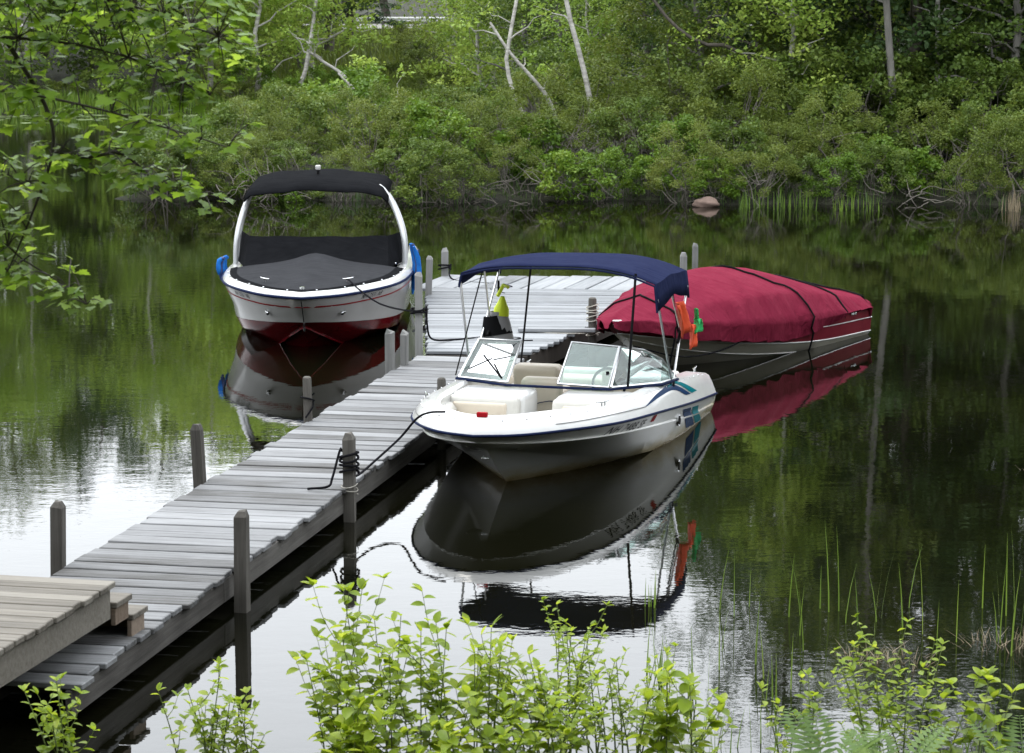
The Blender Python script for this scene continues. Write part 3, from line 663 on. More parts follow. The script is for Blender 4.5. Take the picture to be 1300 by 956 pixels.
MB().tube([(0, -.01, .5), (.02, .06, .62), (.05, .12, .60)], .02, 6).build('strap', 'neon', lv, smooth=50)
MB().tube([(0, .0, .5), (0, .0, .66)], .012, 6).build('hanging_loop', 'black', lv, smooth=50)
rope('mooring_rope', [wA((5.34, -.34, .78)), wA((5.3, -.5, .76)), wA((5.3, -.62, .70)), (-1.02, 24.1, .50), (-1.2, 23.6, .40), (-1.33, 23.0, .37), (-1.38, 22.72, .40)], .011, 'rope', 'black mooring rope from the open white bow along the walkway edge')

# ------------------------------------------------------------------ red and white wake boat
B = empty('red_white_wake_boat', (-2.58, 38.9, 0), R(-90), 'white and deep red wake boat with black bow cover and tower', 'boat')
keB = cr([(0, 0, -.45), (3, 0, -.42), (4.6, 0, -.25), (5.25, 0, .0), (5.65, 0, .22), (5.85, 0, .34)], NS)
chB = cr([(0, 1.02, -.05), (2, 1.06, -.02), (3.6, 1.02, .06), (4.7, .80, .16), (5.45, .42, .27), (5.8, .12, .335), (5.87, 0, .35)], NS)
reB = cr([(0, 1.10, .10), (2, 1.14, .14), (3.6, 1.09, .22), (4.7, .88, .295), (5.55, .46, .365), (5.9, .13, .405), (5.98, 0, .41)], NS)
miB = cr([(0, 1.19, .52), (2, 1.22, .55), (3.6, 1.19, .58), (4.8, 1.0, .60), (5.8, .53, .615), (6.15, .16, .62), (6.22, 0, .62)], NS)
raB = cr([(0, 1.21, .70), (2, 1.25, .72), (3.6, 1.24, .745), (4.8, 1.08, .75), (5.85, .60, .755), (6.28, .2, .76), (6.38, 0, .76)], NS)
flare = lambda a, b_, t, d: lerp(a, b_, t) - np.c_[np.zeros(NS), d * (np.array(a)[:, 1] > .05), np.zeros(NS)]
topB = loft_half([reB, flare(reB, miB, .5, .02), miB, raB]); topB.build('hull', 'white', B, smooth=35, weld=True); sfB = Surf(topB)
botB = loft_half([keB, lerp(keB, chB, .45), chB, reB - np.array([0, 0, .003])]); botB.build('hull_bottom', 'red', B, smooth=30, weld=True)
for sg in (1, -1):
    MB().tube(lerp(keB, chB, .55)[14:] * [1, sg, 1] + [0, 0, -.012], .012, 6).build('spray_strake', 'red', B)
bk = [c[0] for c in (keB, chB, reB, miB, raB)]; tb = MB(); tb.v = [tuple(p) for p in bk] + [tuple(mir(p)) for p in bk[1:]]; tb.f = [(0, 1, 2, 3, 4, 8, 7, 6, 5)]; tb.build('transom', 'white', B)
fullB = np.vstack([raB, mir(raB)[::-1][1:]])
MB().tube(fullB + [0, 0, -.002], .018, 8).build('rub_rail', 'navy_line', B, smooth=60)
e1 = inset(raB, .01, .022); e2 = inset(raB, .03, .05); e3 = inset(raB, .065, .068); e4 = inset(raB, .17, .075); e5 = inset(raB, .23, .05)
dkB = loft_half([raB, e1, e2, e3, e4, e5]); dkB.build('deck', 'white', B, smooth=40, weld=True)
# bow cover, raised along the middle, snapped round the edge
WX = 3.55
cov = []
for i in range(NS):
    p = e3[i] + np.array([0, -.03 if e3[i][1] > .05 else 0, .004])
    if p[0] < WX - .02: continue
    cov.append(p)
rows = []
for p in cov:
    row = []
    for t in np.linspace(-1, 1, 25):
        a = 1 - abs(t); crown = .16 * (1 - math.exp(-a * 2.0)) * min(1, (6.25 - p[0]) / 1.8 + .05)
        pk = .10 * math.exp(-((p[0] - 3.9) / .5) ** 2 - (t * 3.2) ** 2) + .02 * math.exp(-(t * 6) ** 2)
        row.append((p[0] - .02 * a, p[1] * t, p[2] + .006 + crown * .75 + pk + .006 * math.sin(p[0] * 4 + t * 5) * a))
    rows.append(row)
bc = MB().grid(rows).build('bow_cover', 'grey_canvas', B, smooth=60)
edge = [rows[i][0] for i in range(len(rows))] + [rows[i][-1] for i in reversed(range(len(rows)))]
strip = MB()
for sd_ in (0, -1):
    strip.grid([[(Vector(r_[sd_]) + Vector((0, 0, .006))) for r_ in rows], [(Vector(r_[sd_]).lerp(Vector(r_[12]), .08) + Vector((0, 0, .012))) for r_ in rows]])
strip.build('cover_hem', 'black_canvas', bc, smooth=60)
studs(B, [(p[0] + .03, p[1] * s_ * 1.015, p[2] + .012) for p in cov[::3] for s_ in (1, -1)], .012)
# windscreen cover: a leaning black panel with wrapped ends
wsr = []
for t in np.linspace(-1, 1, 29):
    ax = WX + .18 * (1 - abs(t) ** 2.5)
    col_ = []
    for k_ in np.linspace(0, 1, 7):
        x_ = ax - .42 * k_ - .02 * math.sin(k_ * 3) - (.75 * max(0, abs(t) - .86) / .14) * (1 - .25 * k_)
        y_ = (1.10 if t > 0 else 1.13) * t * (1 - .03 * k_); z_ = .835 + .385 * k_ + .006 * math.sin(t * 11)
        col_.append((x_, y_, z_))
    wsr.append(col_)
MB().grid(wsr).build('windscreen_cover', 'black_canvas', B, smooth=50)
studs(B, [(c_[0][0] + .012, c_[0][1], c_[0][2] + .02) for c_ in wsr[::3]], .013)
rr_ = [[(c_[-1][0] - d, c_[-1][1], c_[-1][2] - .5 * d) for c_ in wsr] for d in (0, .5, 1.3)]
MB().grid(rr_).build('cockpit_cover', 'black_canvas', B, smooth=50)
MB().grid([[(x_, s_ * 1.1, z_) for s_ in np.linspace(-1, 1, 9)] for x_, z_ in ((1.9, .60), (1.2, .84), (.1, .80))]).build('cockpit_cover', 'black_canvas', B, smooth=50)
# tower
for sg, yb, yt in ((1, 1.13, .86), (-1, -1.15, -.96)):
    for dx, rr2 in ((0, .036), (-.42, .030)):
        MB().tube(cr([(2.95 + dx, yb, .72), (2.88 + dx, yb * .99, 1.15), (2.72 + dx * .8, lerp(yb, yt, .45), 1.5), (2.55 + dx * .5, yt, 1.75), (2.45 + dx * .4, yt * .9, 1.82)], 16), rr2, 8).build('tower_leg', 'tower', B, smooth=60)
MB().tube(cr([(2.45, -.87, 1.82), (2.42, -.4, 1.86), (2.42, .4, 1.86), (2.45, .78, 1.82)], 12), .03, 8).build('tower_bar', 'tower', B, smooth=60)
rows = []
for i in range(11):
    fx = i / 10; row = []
    for t in np.linspace(-1, 1, 25):
        x_ = 1.5 + 1.35 * fx; y_ = -.065 + .965 * t
        z_ = 1.975 - .12 * abs(t) ** 2.6 - .10 * fx ** 1.5 - .0 * (1 - fx) ** 2
        if fx > .75: z_ -= .085 * ((fx - .75) / .25) ** 1.4 * (1 - .25 * abs(t) ** 3)
        if abs(t) > .93: z_ -= .06 * (abs(t) - .93) / .07
        row.append((x_, y_, z_ + .008 * math.sin(t * 8 + fx * 3) - .012 * math.exp(-((abs(t) - .42) * 9) ** 2)))
    rows.append(row)
sb = MB().grid(rows).build('tower_canopy', 'black_canvas', B, smooth=60); md = sb.modifiers.new('thickness', 'SOLIDIFY'); md.thickness = .015
MB().tube([(2.2, -.08, 1.97), (2.2, -.08, 2.03)], .02, 8).build('light_stalk', 'black', B)
MB().tube([(2.2, -.08, 2.03), (2.2, -.08, 2.045), (2.2, -.08, 2.085), (2.2, -.08, 2.095)], [.03, .038, .038, .02], 12).build('anchor_light', 'white', B, smooth=40)
# trim: red pin line, numbers, docking lights, cleats, bow cap
def zline(x, d): return float(np.interp(x, raB[:, 0], raB[:, 2])) - d
for sg in (1, -1):
    xsr = [2.2, 3.2, 4.2, 5.0, 5.6, 5.95, 6.18, 6.235]
    dd = [.06, .085, .105, .12, .126, .128, .129, .129]
    decal(sfB, 'pin_stripe', 'red_dec', B, [(x_, zline(x_, d_) - .010) for x_, d_ in zip(xsr, dd)], [(x_, zline(x_, d_) + .008) for x_, d_ in zip(xsr, dd)], 40, 1, sg)
    q = sfB.port(5.72, .51, sg, .01)
    if q is not None:
        lo = MB().tube([q + Vector((-.06, -.01 * sg, .0)), q + Vector((0, .006 * sg, .01)), q + Vector((.06, -.014 * sg, .0))], [.012, .03, .012], 8).build('docking_light', 'chrome', B, smooth=60)
        MB().box(q + Vector((.03, -.004 * sg, -.012)), (.07, .03, .03), bev=.008).build('light_lens', 'black', lo)
    cleat(B, (5.5, .52 * sg, .865), R(-35 * sg), .22)
lettering(sfB, 'NH 2531 NB', 5.60, .660, .058, B, 'dark_dec', 1, .005)
lettering(sfB, 'NH 2531 NB', 5.10, .660, .058, B, 'dark_dec', -1, .005)
MB().tube([(6.2, 0, .855), (6.2, 0, .885)], [.035, .03], 10).build('bow_light', 'chrome', B, smooth=40)
MB().tube([(5.90, 0, .37), (5.95, 0, .33), (5.90, 0, .29)], .012, 6).build('bow_eye', 'chrome', B)
MB().tube([(6.375, 0, .72), (6.225, 0, .615), (5.985, 0, .415)], .006, 5).build('stem_seam', 'black', B)
bpy.context.view_layer.update(); MBm = B.matrix_basis.copy()
def wB(p): return tuple(MBm @ Vector(p))
rope('mooring_rope', [wB((5.5, .52, .90)), (-1.88, 33.0, .80), (-1.62, 32.5, .70), (-1.3, 31.85, .70), (-1.04, 31.32, .75)], .011, 'rope', 'thin black mooring rope from the red and white bow to the tall corner post')
def fender(sg, zs, label):
    o = empty('rolled_towel', wB((3.3, sg * 1.205, .45)), R(-90), label, 'towel'); g = random.Random(int(sg) + 5)
    for j in range(4):
        pts = [(g.uniform(-.08, .08) + .05 * j - .1, sg * (.02 + .015 * j), zs[0] - .45 + g.uniform(-.03, .03)), (.05 * j - .12, sg * (.07 + .02 * j), (zs[0] + zs[1]) / 2 - .45 + .1), (.06 * j - .1 + g.uniform(-.05, .05), sg * (.04 + .03 * j), zs[1] - .45 + g.uniform(-.02, .10))]
        MB().tube(cr(pts, 8), [.018, .03, .036, .03, .034, .036, .026, .012], 8).build('fold', ('blue', 'blue', 'blue_dark', 'blue')[j], o, smooth=60)
    return o
fender(1, (1.10, .42), 'bright blue cover hung over the red boat side next to the float')
fender(-1, (.95, .62), 'bright blue cover bunched over the red boat side away from the float')

# ------------------------------------------------------------------ maroon covered boat
CB = empty('maroon_covered_boat', (1.14 + .53 * 5.2, 31 + .848 * 5.2, 0), R(-122), 'maroon and white runabout under a full maroon storage cover', 'boat')
keC = cr([(0, 0, -.4), (2.6, 0, -.35), (3.6, 0, -.15), (4.1, 0, .03), (4.6, 0, .30), (4.8, 0, .42)], NS)
chC = cr([(0, .86, -.08), (1.6, .88, -.03), (3.0, .76, .08), (4.0, .46, .22), (4.6, .15, .36), (4.8, 0, .43)], NS)
boC = cr([(0, .96, .05), (1.6, .98, .10), (3.0, .88, .22), (4.1, .55, .36), (4.72, .18, .46), (4.92, 0, .50)], NS)
raC = cr([(0, .98, .34), (1.6, 1.02, .38), (3.1, .96, .47), (4.3, .62, .57), (4.98, .2, .64), (5.14, 0, .66)], NS)
hC = loft_half([boC, lerp(boC, raC, .5), raC]); hC.build('hull', 'maroon_hull', CB, smooth=40, weld=True); sfC = Surf(hC)
loft_half([keC, lerp(keC, chC, .5), chC, boC - np.array([0, 0, .002])]).build('hull_bottom', 'cream_hull', CB, smooth=30, weld=True)
for nm, cu_, mt_, r_ in (('hull_line', boC, 'white', .010), ('chine_line', chC, 'white', .008)):
    for sg in (1, -1): MB().tube(cu_ * [1, sg, 1], r_, 6).build(nm, mt_, CB, smooth=60)
for sg in (1, -1): MB().tube(lerp(boC, raC, .62)[:26] * [1, sg, 1] + [0, .004 * sg, 0], .007, 6).build('trim_line', 'alu', CB, smooth=60)
tC = MB(); pp = [c[0] for c in (keC, chC, boC, raC)]; tC.v = [tuple(p) for p in pp] + [tuple(mir(p)) for p in pp[1:]]; tC.f = [(0, 1, 2, 3, 6, 5, 4)]; tC.build('transom', 'maroon_hull', CB)
# cover: ridge profile over the hull, hem following the rail with gathered folds
ridge = np.array([(-.62, .36), (-.45, .48), (-.05, .62), (.35, .66), (.55, .70), (.9, .80), (1.8, .99), (2.75, 1.09), (3.25, 1.07), (3.9, .98), (4.6, .86), (5.05, .76), (5.28, .60)])
rows = []
NX, NT = 72, 61
for i in range(NX):
    x_ = -.62 + (5.28 + .62) * i / (NX - 1)
    if x_ > 0: hb = float(np.interp(x_, raC[:, 0], raC[:, 1])); rz_ = float(np.interp(x_, raC[:, 0], raC[:, 2]))
    else: hb = .98 * math.sqrt(max(0, 1 - (x_ / -.66) ** 2)) * .75 + .1; rz_ = .34
    if x_ > 5.1: hb = max(.04, .22 * (5.29 - x_) / .19)
    hb += .03; top = float(np.interp(x_, ridge[:, 0], ridge[:, 1]))
    hemz = rz_ - float(np.interp(x_, [-.6, 0, .3, .9, 1.9, 2.6, 4.2, 4.7, 5.28], [.12, .02, -.03, .02, .17, .22, .18, .13, .06]))
    if x_ < .05: hemz = .20 + .1 * max(0, -x_)
    row = []
    for j in range(NT):
        t = -1 + 2 * j / (NT - 1); a = abs(t)
        # flat top with a firm shoulder, then down the side
        sh = .66 if x_ < 3.4 else .66 - .22 * (x_ - 3.4) / 1.8
        zsh = rz_ + (top - rz_) * .56
        if a < sh:
            q_ = a / sh; y_ = hb * sh * 1.28 * q_; z_ = top - (top - zsh) * q_ ** 1.7
        elif a < .80:
            q_ = (a - sh) / (.80 - sh); y_ = hb * (sh * 1.28 + (1.03 - sh * 1.28) * q_); z_ = zsh + (rz_ + .03 - zsh) * q_
        else:
            q_ = (a - .80) / .20; y_ = hb * (1.03 - .05 * q_); z_ = rz_ + .03 + (hemz - rz_ - .03) * q_
        fold = max(0, (a - .35)) * .046 * (math.sin(x_ * 13 + 3 * math.sin(x_ * 2.1) + a * 4) + .6 * math.sin(x_ * 29 + a * 6)) * (1.7 if x_ < 1.2 else 1.25)
        if a > .86: fold += .010 * math.sin(x_ * 55)
        sagm = -.018 * math.sin(min(a / sh, 1) * math.pi) * (1 + .5 * math.sin(x_ * 3.3))
        row.append((x_, math.copysign(y_ + fold * .8, t), z_ + fold * .35 + sagm))
    rows.append(row)
cvr = MB().grid(rows).build('cover', 'maroon_canvas', CB, smooth=70)
sfcov = Surf(MB().grid(rows))
def over_strap(x_, lean, tail):
    pts = []
    i = min(range(NX), key=lambda k_: abs(rows[k_][0][0] - x_))
    for j in range(0, NT, 2):
        t = j / (NT - 1); ii = min(max(int(i + lean * (t - .5) * NX / 6), 0), NX - 1); p = rows[ii][j]
        pts.append((p[0], p[1] * 1.012, p[2] + .014))
    e = pts[-1]; pts += [(e[0], e[1] - .02, e[2] - .1), (e[0] - .05, e[1] - .10, tail)]
    MB().tube(pts, .012, 6).build('cover_strap', 'black', CB, smooth=60)
over_strap(4.45, .2, .10); over_strap(2.35, -.7, -.05); over_strap(.85, .1, -.05); over_strap(.18, -.5, -.05)
for sg in (1,):
    MB().box((5.12, .10, .66), (.20, .05, .06), (0, 0, R(-50)), .02).build('bow_rail_bracket', 'white', CB, smooth=40)
q = sfC.port(.62, .32); MB().box(q + Vector((0, .0, .02)), (.16, .03, .03), bev=.01).build('cleat', 'chrome', CB)
bpy.context.view_layer.update()
rope('mooring_rope', [tuple(CB.matrix_basis @ Vector((4.85, .12, .35))), tuple(CB.matrix_basis @ Vector((4.4, .5, .2))), tuple(CB.matrix_basis @ Vector((3.9, .74, .22))), tuple(CB.matrix_basis @ Vector((3.4, .9, .34)))], .010, 'rope', 'black rope slung under the bow of the maroon covered boat')

# ------------------------------------------------------------------ vegetation builders
def rand_frames(n, up=.5):
    """random leaf axes: direction along the leaf and its normal"""
    d = NR.normal(size=(n, 3)); d[:, 2] *= .6; d /= np.linalg.norm(d, axis=1)[:, None]
    nrm = NR.normal(size=(n, 3)) + np.array([0, 0, up * 2.2]); nrm -= d * (nrm * d).sum(1)[:, None]; nrm /= np.linalg.norm(nrm, axis=1)[:, None] + 1e-9
    return d, nrm
def leaf_mesh(name, C, size, tint, aspect=.55, d=None, nrm=None):
    n_ = len(C)
    if d is None: d, nrm = rand_frames(n_)
    s_ = (size * NR.uniform(.65, 1.35, n_))[:, None]; side = np.cross(d, nrm)
    V = np.stack([C - d * s_ * .5, C + side * s_ * aspect * .5 + nrm * s_ * .10, C + d * s_ * .5, C - side * s_ * aspect * .5 + nrm * s_ * .10], 1).reshape(-1, 3)
    b_ = np.arange(n_)[:, None] * 4
    F = np.concatenate([b_ + [0, 1, 2], b_ + [0, 2, 3]], 0)
    return mesh_np(name, V, F, np.repeat(np.clip(tint, 0, 1), 4))
def clump_leaves(centers, radii, per, squash=.7):
    P = []; T = []
    for c, r_ in zip(centers, radii):
        k_ = int(per * NR.uniform(.7, 1.3) * (r_ / np.mean(radii)) ** 2) + 3
        q_ = NR.normal(size=(k_, 3)); q_ /= np.linalg.norm(q_, axis=1)[:, None]; q_ *= (NR.uniform(0, 1, k_) ** .45)[:, None]
        P.append(np.array(c) + q_ * r_ * [1, 1, squash]); T.append(np.clip(NR.uniform(.0, 1.0) * .75 + .12 + NR.normal(0, .2, k_), 0, 1))
    return np.vstack(P), np.concatenate(T)
def bent(p, q_, wob, n=6):
    p = np.array(p, float); q_ = np.array(q_, float); L_ = np.linalg.norm(q_ - p)
    pts = [p + (q_ - p) * t for t in np.linspace(0, 1, n)]
    for i in range(1, n - 1): pts[i] = pts[i] + NR.normal(0, wob * L_, 3)
    return pts
def shrub_parts(seed, w, h, nclump, per, leafsize, aspect=.5, crs=.26, stems=9):
    global NR; NR = np.random.default_rng(seed)
    cs = []; rs = []
    while len(cs) < nclump:
        a = NR.uniform(0, 2 * math.pi); e = NR.uniform(0, 1) ** .8; rr = NR.uniform(.55, 1.05)
        z = h * (.12 + .80 * e) * NR.uniform(.85, 1.08); wr = w * .5 * math.sqrt(max(.05, 1 - (max(0, e - .35) / .72) ** 2)) * rr
        cs.append((math.cos(a) * wr, math.sin(a) * wr, z)); rs.append(crs * NR.uniform(.6, 1.4))
    P, T = clump_leaves(cs, rs, per)
    fol = leaf_mesh('foliage', P, leafsize, T, aspect)
    st_ = MB()
    for i in range(stems):
        c = cs[int(NR.integers(len(cs)))]; b_ = (NR.normal(0, w * .06), NR.normal(0, w * .06), -.05)
        st_.tube(bent(b_, c, .05), list(np.linspace(.022, .006, 6)), 5, False)
        for _ in range(2):
            c2 = cs[int(NR.integers(len(cs)))]; m_ = np.array(c) * .5; 
            if np.linalg.norm(np.array(c2) - m_) < w * .6: st_.tube(bent(m_, c2, .06, 5), list(np.linspace(.010, .003, 5)), 4, False)
    return fol, st_.mesh('stem', 60)
def tree_parts(seed, h, cr_, base, nlimb, per, leafsize, r0=.13, aspect=.6, clr=.6, conif=False, lean=0, nclump=7):
    global NR; NR = np.random.default_rng(seed)
    top = np.array([lean * h, NR.normal(0, .02) * h, h]); tp = bent((0, 0, -.3), top, .012, 9)
    tr_ = MB(); tr_.tube(tp, list(r0 * np.linspace(1.25, .18, 9) ** .9), 9, False)
    cs = []; rs = []
    def on(z): return np.array([np.interp(z, [p[2] for p in tp], [p[k_] for p in tp]) for k_ in range(3)])
    for i in range(nlimb):
        f_ = (i + NR.uniform(0, .8)) / nlimb; z0 = base + (h - base) * f_ * .96; o_ = on(z0); a = i * 2.399 + NR.uniform(-.5, .5)
        if conif: L_ = cr_ * (1 - f_) ** .8 * NR.uniform(.75, 1.1) + .25; dz = -L_ * .10 + .12 * L_ * f_
        else: L_ = cr_ * math.sin(math.pi * min(.98, .22 + f_ * .72)) ** .7 * NR.uniform(.6, 1.1); dz = L_ * NR.uniform(.15, .75)
        e = o_ + np.array([math.cos(a) * L_, math.sin(a) * L_, dz]); pl = bent(o_, e, .05, 5)
        rb = max(.012, r0 * .42 * (1 - f_) + .012); tr_.tube(pl, list(np.linspace(rb, .006, 5)), 5, False)
        for k_ in range(nclump):
            t = NR.uniform(.28, 1.05); c = o_ + (e - o_) * t
            if conif: c = c + NR.normal(0, 1, 3) * [.16, .16, .05] * (1 + L_ * .35); cs.append(c); rs.append(clr * NR.uniform(.6, 1.2) * (.5 + .5 * L_ / cr_))
            else: c = c + NR.normal(0, clr * .75, 3); cs.append(c); rs.append(clr * NR.uniform(.5, 1.25))
    P, T = clump_leaves(cs, rs, per, .35 if conif else .62)
    fol = leaf_mesh('crown', P, leafsize, T, aspect)
    return fol, tr_.mesh('trunk', 60)
def plant_thing(name, parts, pn, mats, label, cat, group):
    o = empty(name, (0, 0, 0), 0, label, cat, group)
    for me, nm, mt in zip(parts, pn, mats): ob(nm, me, mt, o)
    return o
def place(proto, used, loc, rz, sc):
    o = proto if not used else copy_tree(proto)
    o.location = loc; o.rotation_euler = (0, 0, rz); o.scale = sc if hasattr(sc, '__len__') else (sc, sc, sc)
    return o
class Kind:
    def __init__(s, name, parts, pn, mats, label, cat, group): s.protos = [plant_thing(name, p, pn, mats, label, cat, group) for p in parts]; s.used = [0] * len(parts); s.i = 0; s.lab = label; s.grp = group
    def put(s, x, y, sc=1, rz=None, label=None, group=None, z=None):
        k_ = s.i % len(s.protos); s.i += 1
        o = place(s.protos[k_], s.used[k_], (x, y, ground_z(x, y) - .03 if z is None else z), RN.uniform(0, 6.28) if rz is None else rz, sc); s.used[k_] = 1
        o['label'] = label or s.lab; o['group'] = group or s.grp
        return o
FS = ('foliage', 'stem'); CT = ('crown', 'trunk')
olive = Kind('bank_shrub', [shrub_parts(21, 2.6, 2.1, 46, 125, .07, .42, .23), shrub_parts(22, 2.3, 2.4, 46, 125, .065, .42, .22), shrub_parts(28, 2.8, 1.8, 48, 125, .07, .42, .23)], FS, ('leaf_olive', 'twig'), 'rounded olive green shrub in the thicket on the far bank', 'shrub', 'olive shrubs on the far bank')
green = Kind('bank_shrub', [shrub_parts(23, 2.4, 2.0, 44, 105, .085, .55, .23), shrub_parts(24, 2.0, 1.7, 38, 100, .09, .6, .23)], FS, ('leaf_mid', 'twig'), 'mid green leafy shrub in the thicket on the far bank', 'shrub', 'mid green shrubs on the far bank')
fresh = Kind('bank_shrub', [shrub_parts(25, 1.9, 1.5, 36, 84, .11, .6, .24), shrub_parts(26, 2.2, 1.9, 40, 84, .10, .55, .24)], FS, ('leaf_fresh', 'twig'), 'fresh bright green broad leaved shrub on the far bank', 'shrub', 'bright green shrubs on the far bank')
low = Kind('low_shrub', [shrub_parts(27, 1.7, .85, 34, 60, .10, .5, .22), shrub_parts(29, 1.9, 1.0, 38, 60, .085, .45, .22)], FS, ('leaf_olive', 'twig'), 'low green bush in the meadow before the guard rail', 'shrub', 'low meadow bushes')
birch_t = Kind('birch_tree', [tree_parts(31, 9.5, 2.3, .7, 26, 52, .13, .075), tree_parts(32, 8.2, 2.1, .5, 24, 52, .13, .07, lean=.06)], CT, ('leaf_birch', 'birch'), 'light green slender birch tree on the far left shore', 'tree', 'birches on the far shore')
decid = Kind('deciduous_tree', [tree_parts(33, 13, 3.2, 1.2, 34, 62, .15, .16), tree_parts(34, 12, 3.0, 1.6, 32, 62, .15, .15, lean=-.04)], CT, ('leaf_dark', 'bark'), 'dark green broad leaved tree in the wood on the right bank', 'tree', 'dark broad leaved trees')
mid_t = Kind('deciduous_tree', [tree_parts(35, 10, 2.6, .8, 30, 60, .13, .11), tree_parts(36, 8.5, 2.4, .6, 28, 60, .13, .10, lean=.05)], CT, ('leaf_mid', 'bark_grey'), 'mid green broad leaved tree behind the bank thicket', 'tree', 'mid green broad leaved trees')
pine = Kind('pine_tree', [tree_parts(37, 16, 2.8, 1.4, 62, 26, .26, .17, .22, .55, True, nclump=6), tree_parts(38, 14.5, 2.4, 1.2, 58, 26, .26, .15, .22, .5, True, nclump=6)], CT, ('leaf_pine', 'bark'), 'tall dark pine tree with whorled branches in the background', 'tree', 'pines in the background')

# ------------------------------------------------------------------ far bank planting
RN = random.Random(41)
def on_land(x, y): return land(x, y) > .05
def gap(x, y):      # open meadow strip towards the road
    a = x / y * 3400 + 650; return 485 < a < 612 and 90 < y < 136
KN = {olive: 'olive green shrub', green: 'mid green leafy shrub', fresh: 'bright green broad leaved shrub'}
FRONT = {olive: 'olive green shrub overhanging the waterline of the far bank', green: 'mid green shrub overhanging the waterline of the far bank', fresh: 'bright green broad leaved shrub overhanging the waterline of the far bank'}
for i in range(23):      # front row, leaning over the water
    x = -7.3 + i * .93 + RN.uniform(-.3, .3); y = shore_far(x) + RN.uniform(-.15, .45)
    kd = RN.choice((olive, green, green, fresh, olive)); sc = RN.uniform(.5, .78)
    kd.put(x, y, (sc * 1.15, sc, sc), label=FRONT[kd], group='shrubs along the waterline')
for i in range(20):
    x = -6.8 + i * 1.05 + RN.uniform(-.4, .4); y = shore_far(x) + RN.uniform(1.5, 2.6)
    kd = RN.choice((olive, olive, green, fresh)) if x > -4 else RN.choice((green, fresh, olive)); sc = RN.uniform(.7, 1.0) * (1 if x > -3 else .82); kd.put(x, y, sc, label=KN[kd] + ' just behind the waterline shrubs of the far bank', group='second row of bank shrubs')
for i in range(18):
    x = -5.8 + i * 1.15 + RN.uniform(-.4, .4); y = shore_far(x) + RN.uniform(3.6, 5.4)
    sc = RN.uniform(1.0, 1.3) * (1 if x > 0 else .80); kd = RN.choice((olive, olive, green)); kd.put(x, y, sc, label='large ' + KN[kd] + ' in the middle depth of the bank thicket', group='middle row of bank shrubs')
for i in range(16):
    x = -3.5 + i * 1.25 + RN.uniform(-.4, .4); y = shore_far(x) + RN.uniform(6.2, 9)
    sc = RN.uniform(1.2, 1.6) * (1 if x > 1 else .75); kd = RN.choice((olive, green, fresh) if x < 6 else (green, green, olive)); kd.put(x, y, sc, label='tall ' + KN[kd] + ' at the back of the bank thicket under the trees', group='back row of bank shrubs')
# trees: right wood
spots = [(4.4, 62.5, mid_t, .9), (6.4, 61.5, birch_t, 1.0), (6.6, 64, decid, 1.05), (9.3, 62, decid, 1.15), (11.5, 60.5, mid_t, 1.25), (13.6, 61, decid, 1.2), (10.6, 65, pine, 1.05), (7.6, 68, pine, 1.0), (5.0, 67.5, decid, .95),
         (12.8, 66, decid, 1.25), (15.4, 64, pine, 1.1), (9.0, 71, decid, 1.2), (6.2, 73, decid, 1.05), (3.5, 71.5, mid_t, 1.1), (12, 73, pine, 1.2), (15, 71, decid, 1.2), (17.5, 67, decid, 1.2), (4.4, 78, decid, 1.0), (8, 79, decid, 1.3),
         (11, 81, decid, 1.3), (14.5, 79, pine, 1.2), (18, 76, decid, 1.3), (1.2, 74, mid_t, .85), (.4, 80, mid_t, .95), (2.0, 86, decid, .9), (5.5, 87, pine, 1.1), (9.5, 90, decid, 1.35), (14, 90, decid, 1.4), (18.5, 88, pine, 1.3), (22, 84, decid, 1.3),
         (20.5, 70, mid_t, 1.2), (2.0, 66.5, birch_t, .78), (3.0, 95, decid, 1.0), (7, 100, decid, 1.2), (12, 102, decid, 1.3), (17, 100, decid, 1.4)]
for x, y, kd, sc in spots: kd.put(x, y, sc * .90 * RN.uniform(.9, 1.08), label='light green birch at the edge of the right bank wood' if kd is birch_t else 'dark pine among the trees of the right bank wood' if kd is pine else None, group='birches of the right bank' if kd is birch_t else 'pines of the right bank' if kd is pine else None)
# trees: left far shore, lower, with a few spires
spots = [(-24, 95, birch_t, .95), (-21.5, 93, mid_t, .95), (-19, 96, birch_t, 1.05), (-16.8, 93.5, birch_t, .9), (-14.6, 95, mid_t, .85), (-12.6, 93.2, birch_t, .95), (-10.8, 96, birch_t, 1.0), (-9.0, 94, birch_t, .85), (-7.2, 97, birch_t, 1.0), (-22.5, 102, decid, .85), (-19.5, 104, mid_t, 1.1),
         (-16, 103, decid, .82), (-13, 104, mid_t, 1.05), (-10, 103, birch_t, 1.15), (-8.2, 106, mid_t, 1.0), (-24, 113, decid, .95), (-20, 115, decid, .9), (-16.5, 113, pine, .8), (-13, 115, decid, .92), (-10.2, 112, mid_t, 1.15), (-8, 117, decid, .9), (-11.2, 121, pine, .98), (-7.5, 124, pine, .85),
         (-26, 124, decid, 1.0), (-21, 126, pine, .9), (-17, 128, decid, 1.05), (-13, 129, decid, 1.05), (-28, 97, birch_t, 1.0), (-31, 101, decid, .9), (-34, 96, mid_t, 1.0), (-5.0, 78.5, birch_t, .62) if 0 else (-36, 104, decid, 1.0), (-2.2, 100, birch_t, .9), (-.6, 95, birch_t, .85), (1.2, 104, mid_t, 1.0), (-3.2, 142, decid, 1.0), (-6.5, 143, decid, .95), (0, 144, decid, 1.05), (-10, 146, decid, 1.0), (4, 145, pine, 1.0), (-14, 148, decid, 1.0), (-18.5, 146, mid_t, 1.2), (-23, 149, decid, 1.1), (-28, 147, decid, 1.1), (-1.0, 88.5, birch_t, .7), (8, 148, decid, 1.2), (12.5, 146, decid, 1.2), (17, 149, decid, 1.2), (-33, 150, decid, 1.1), (22, 147, decid, 1.2)]
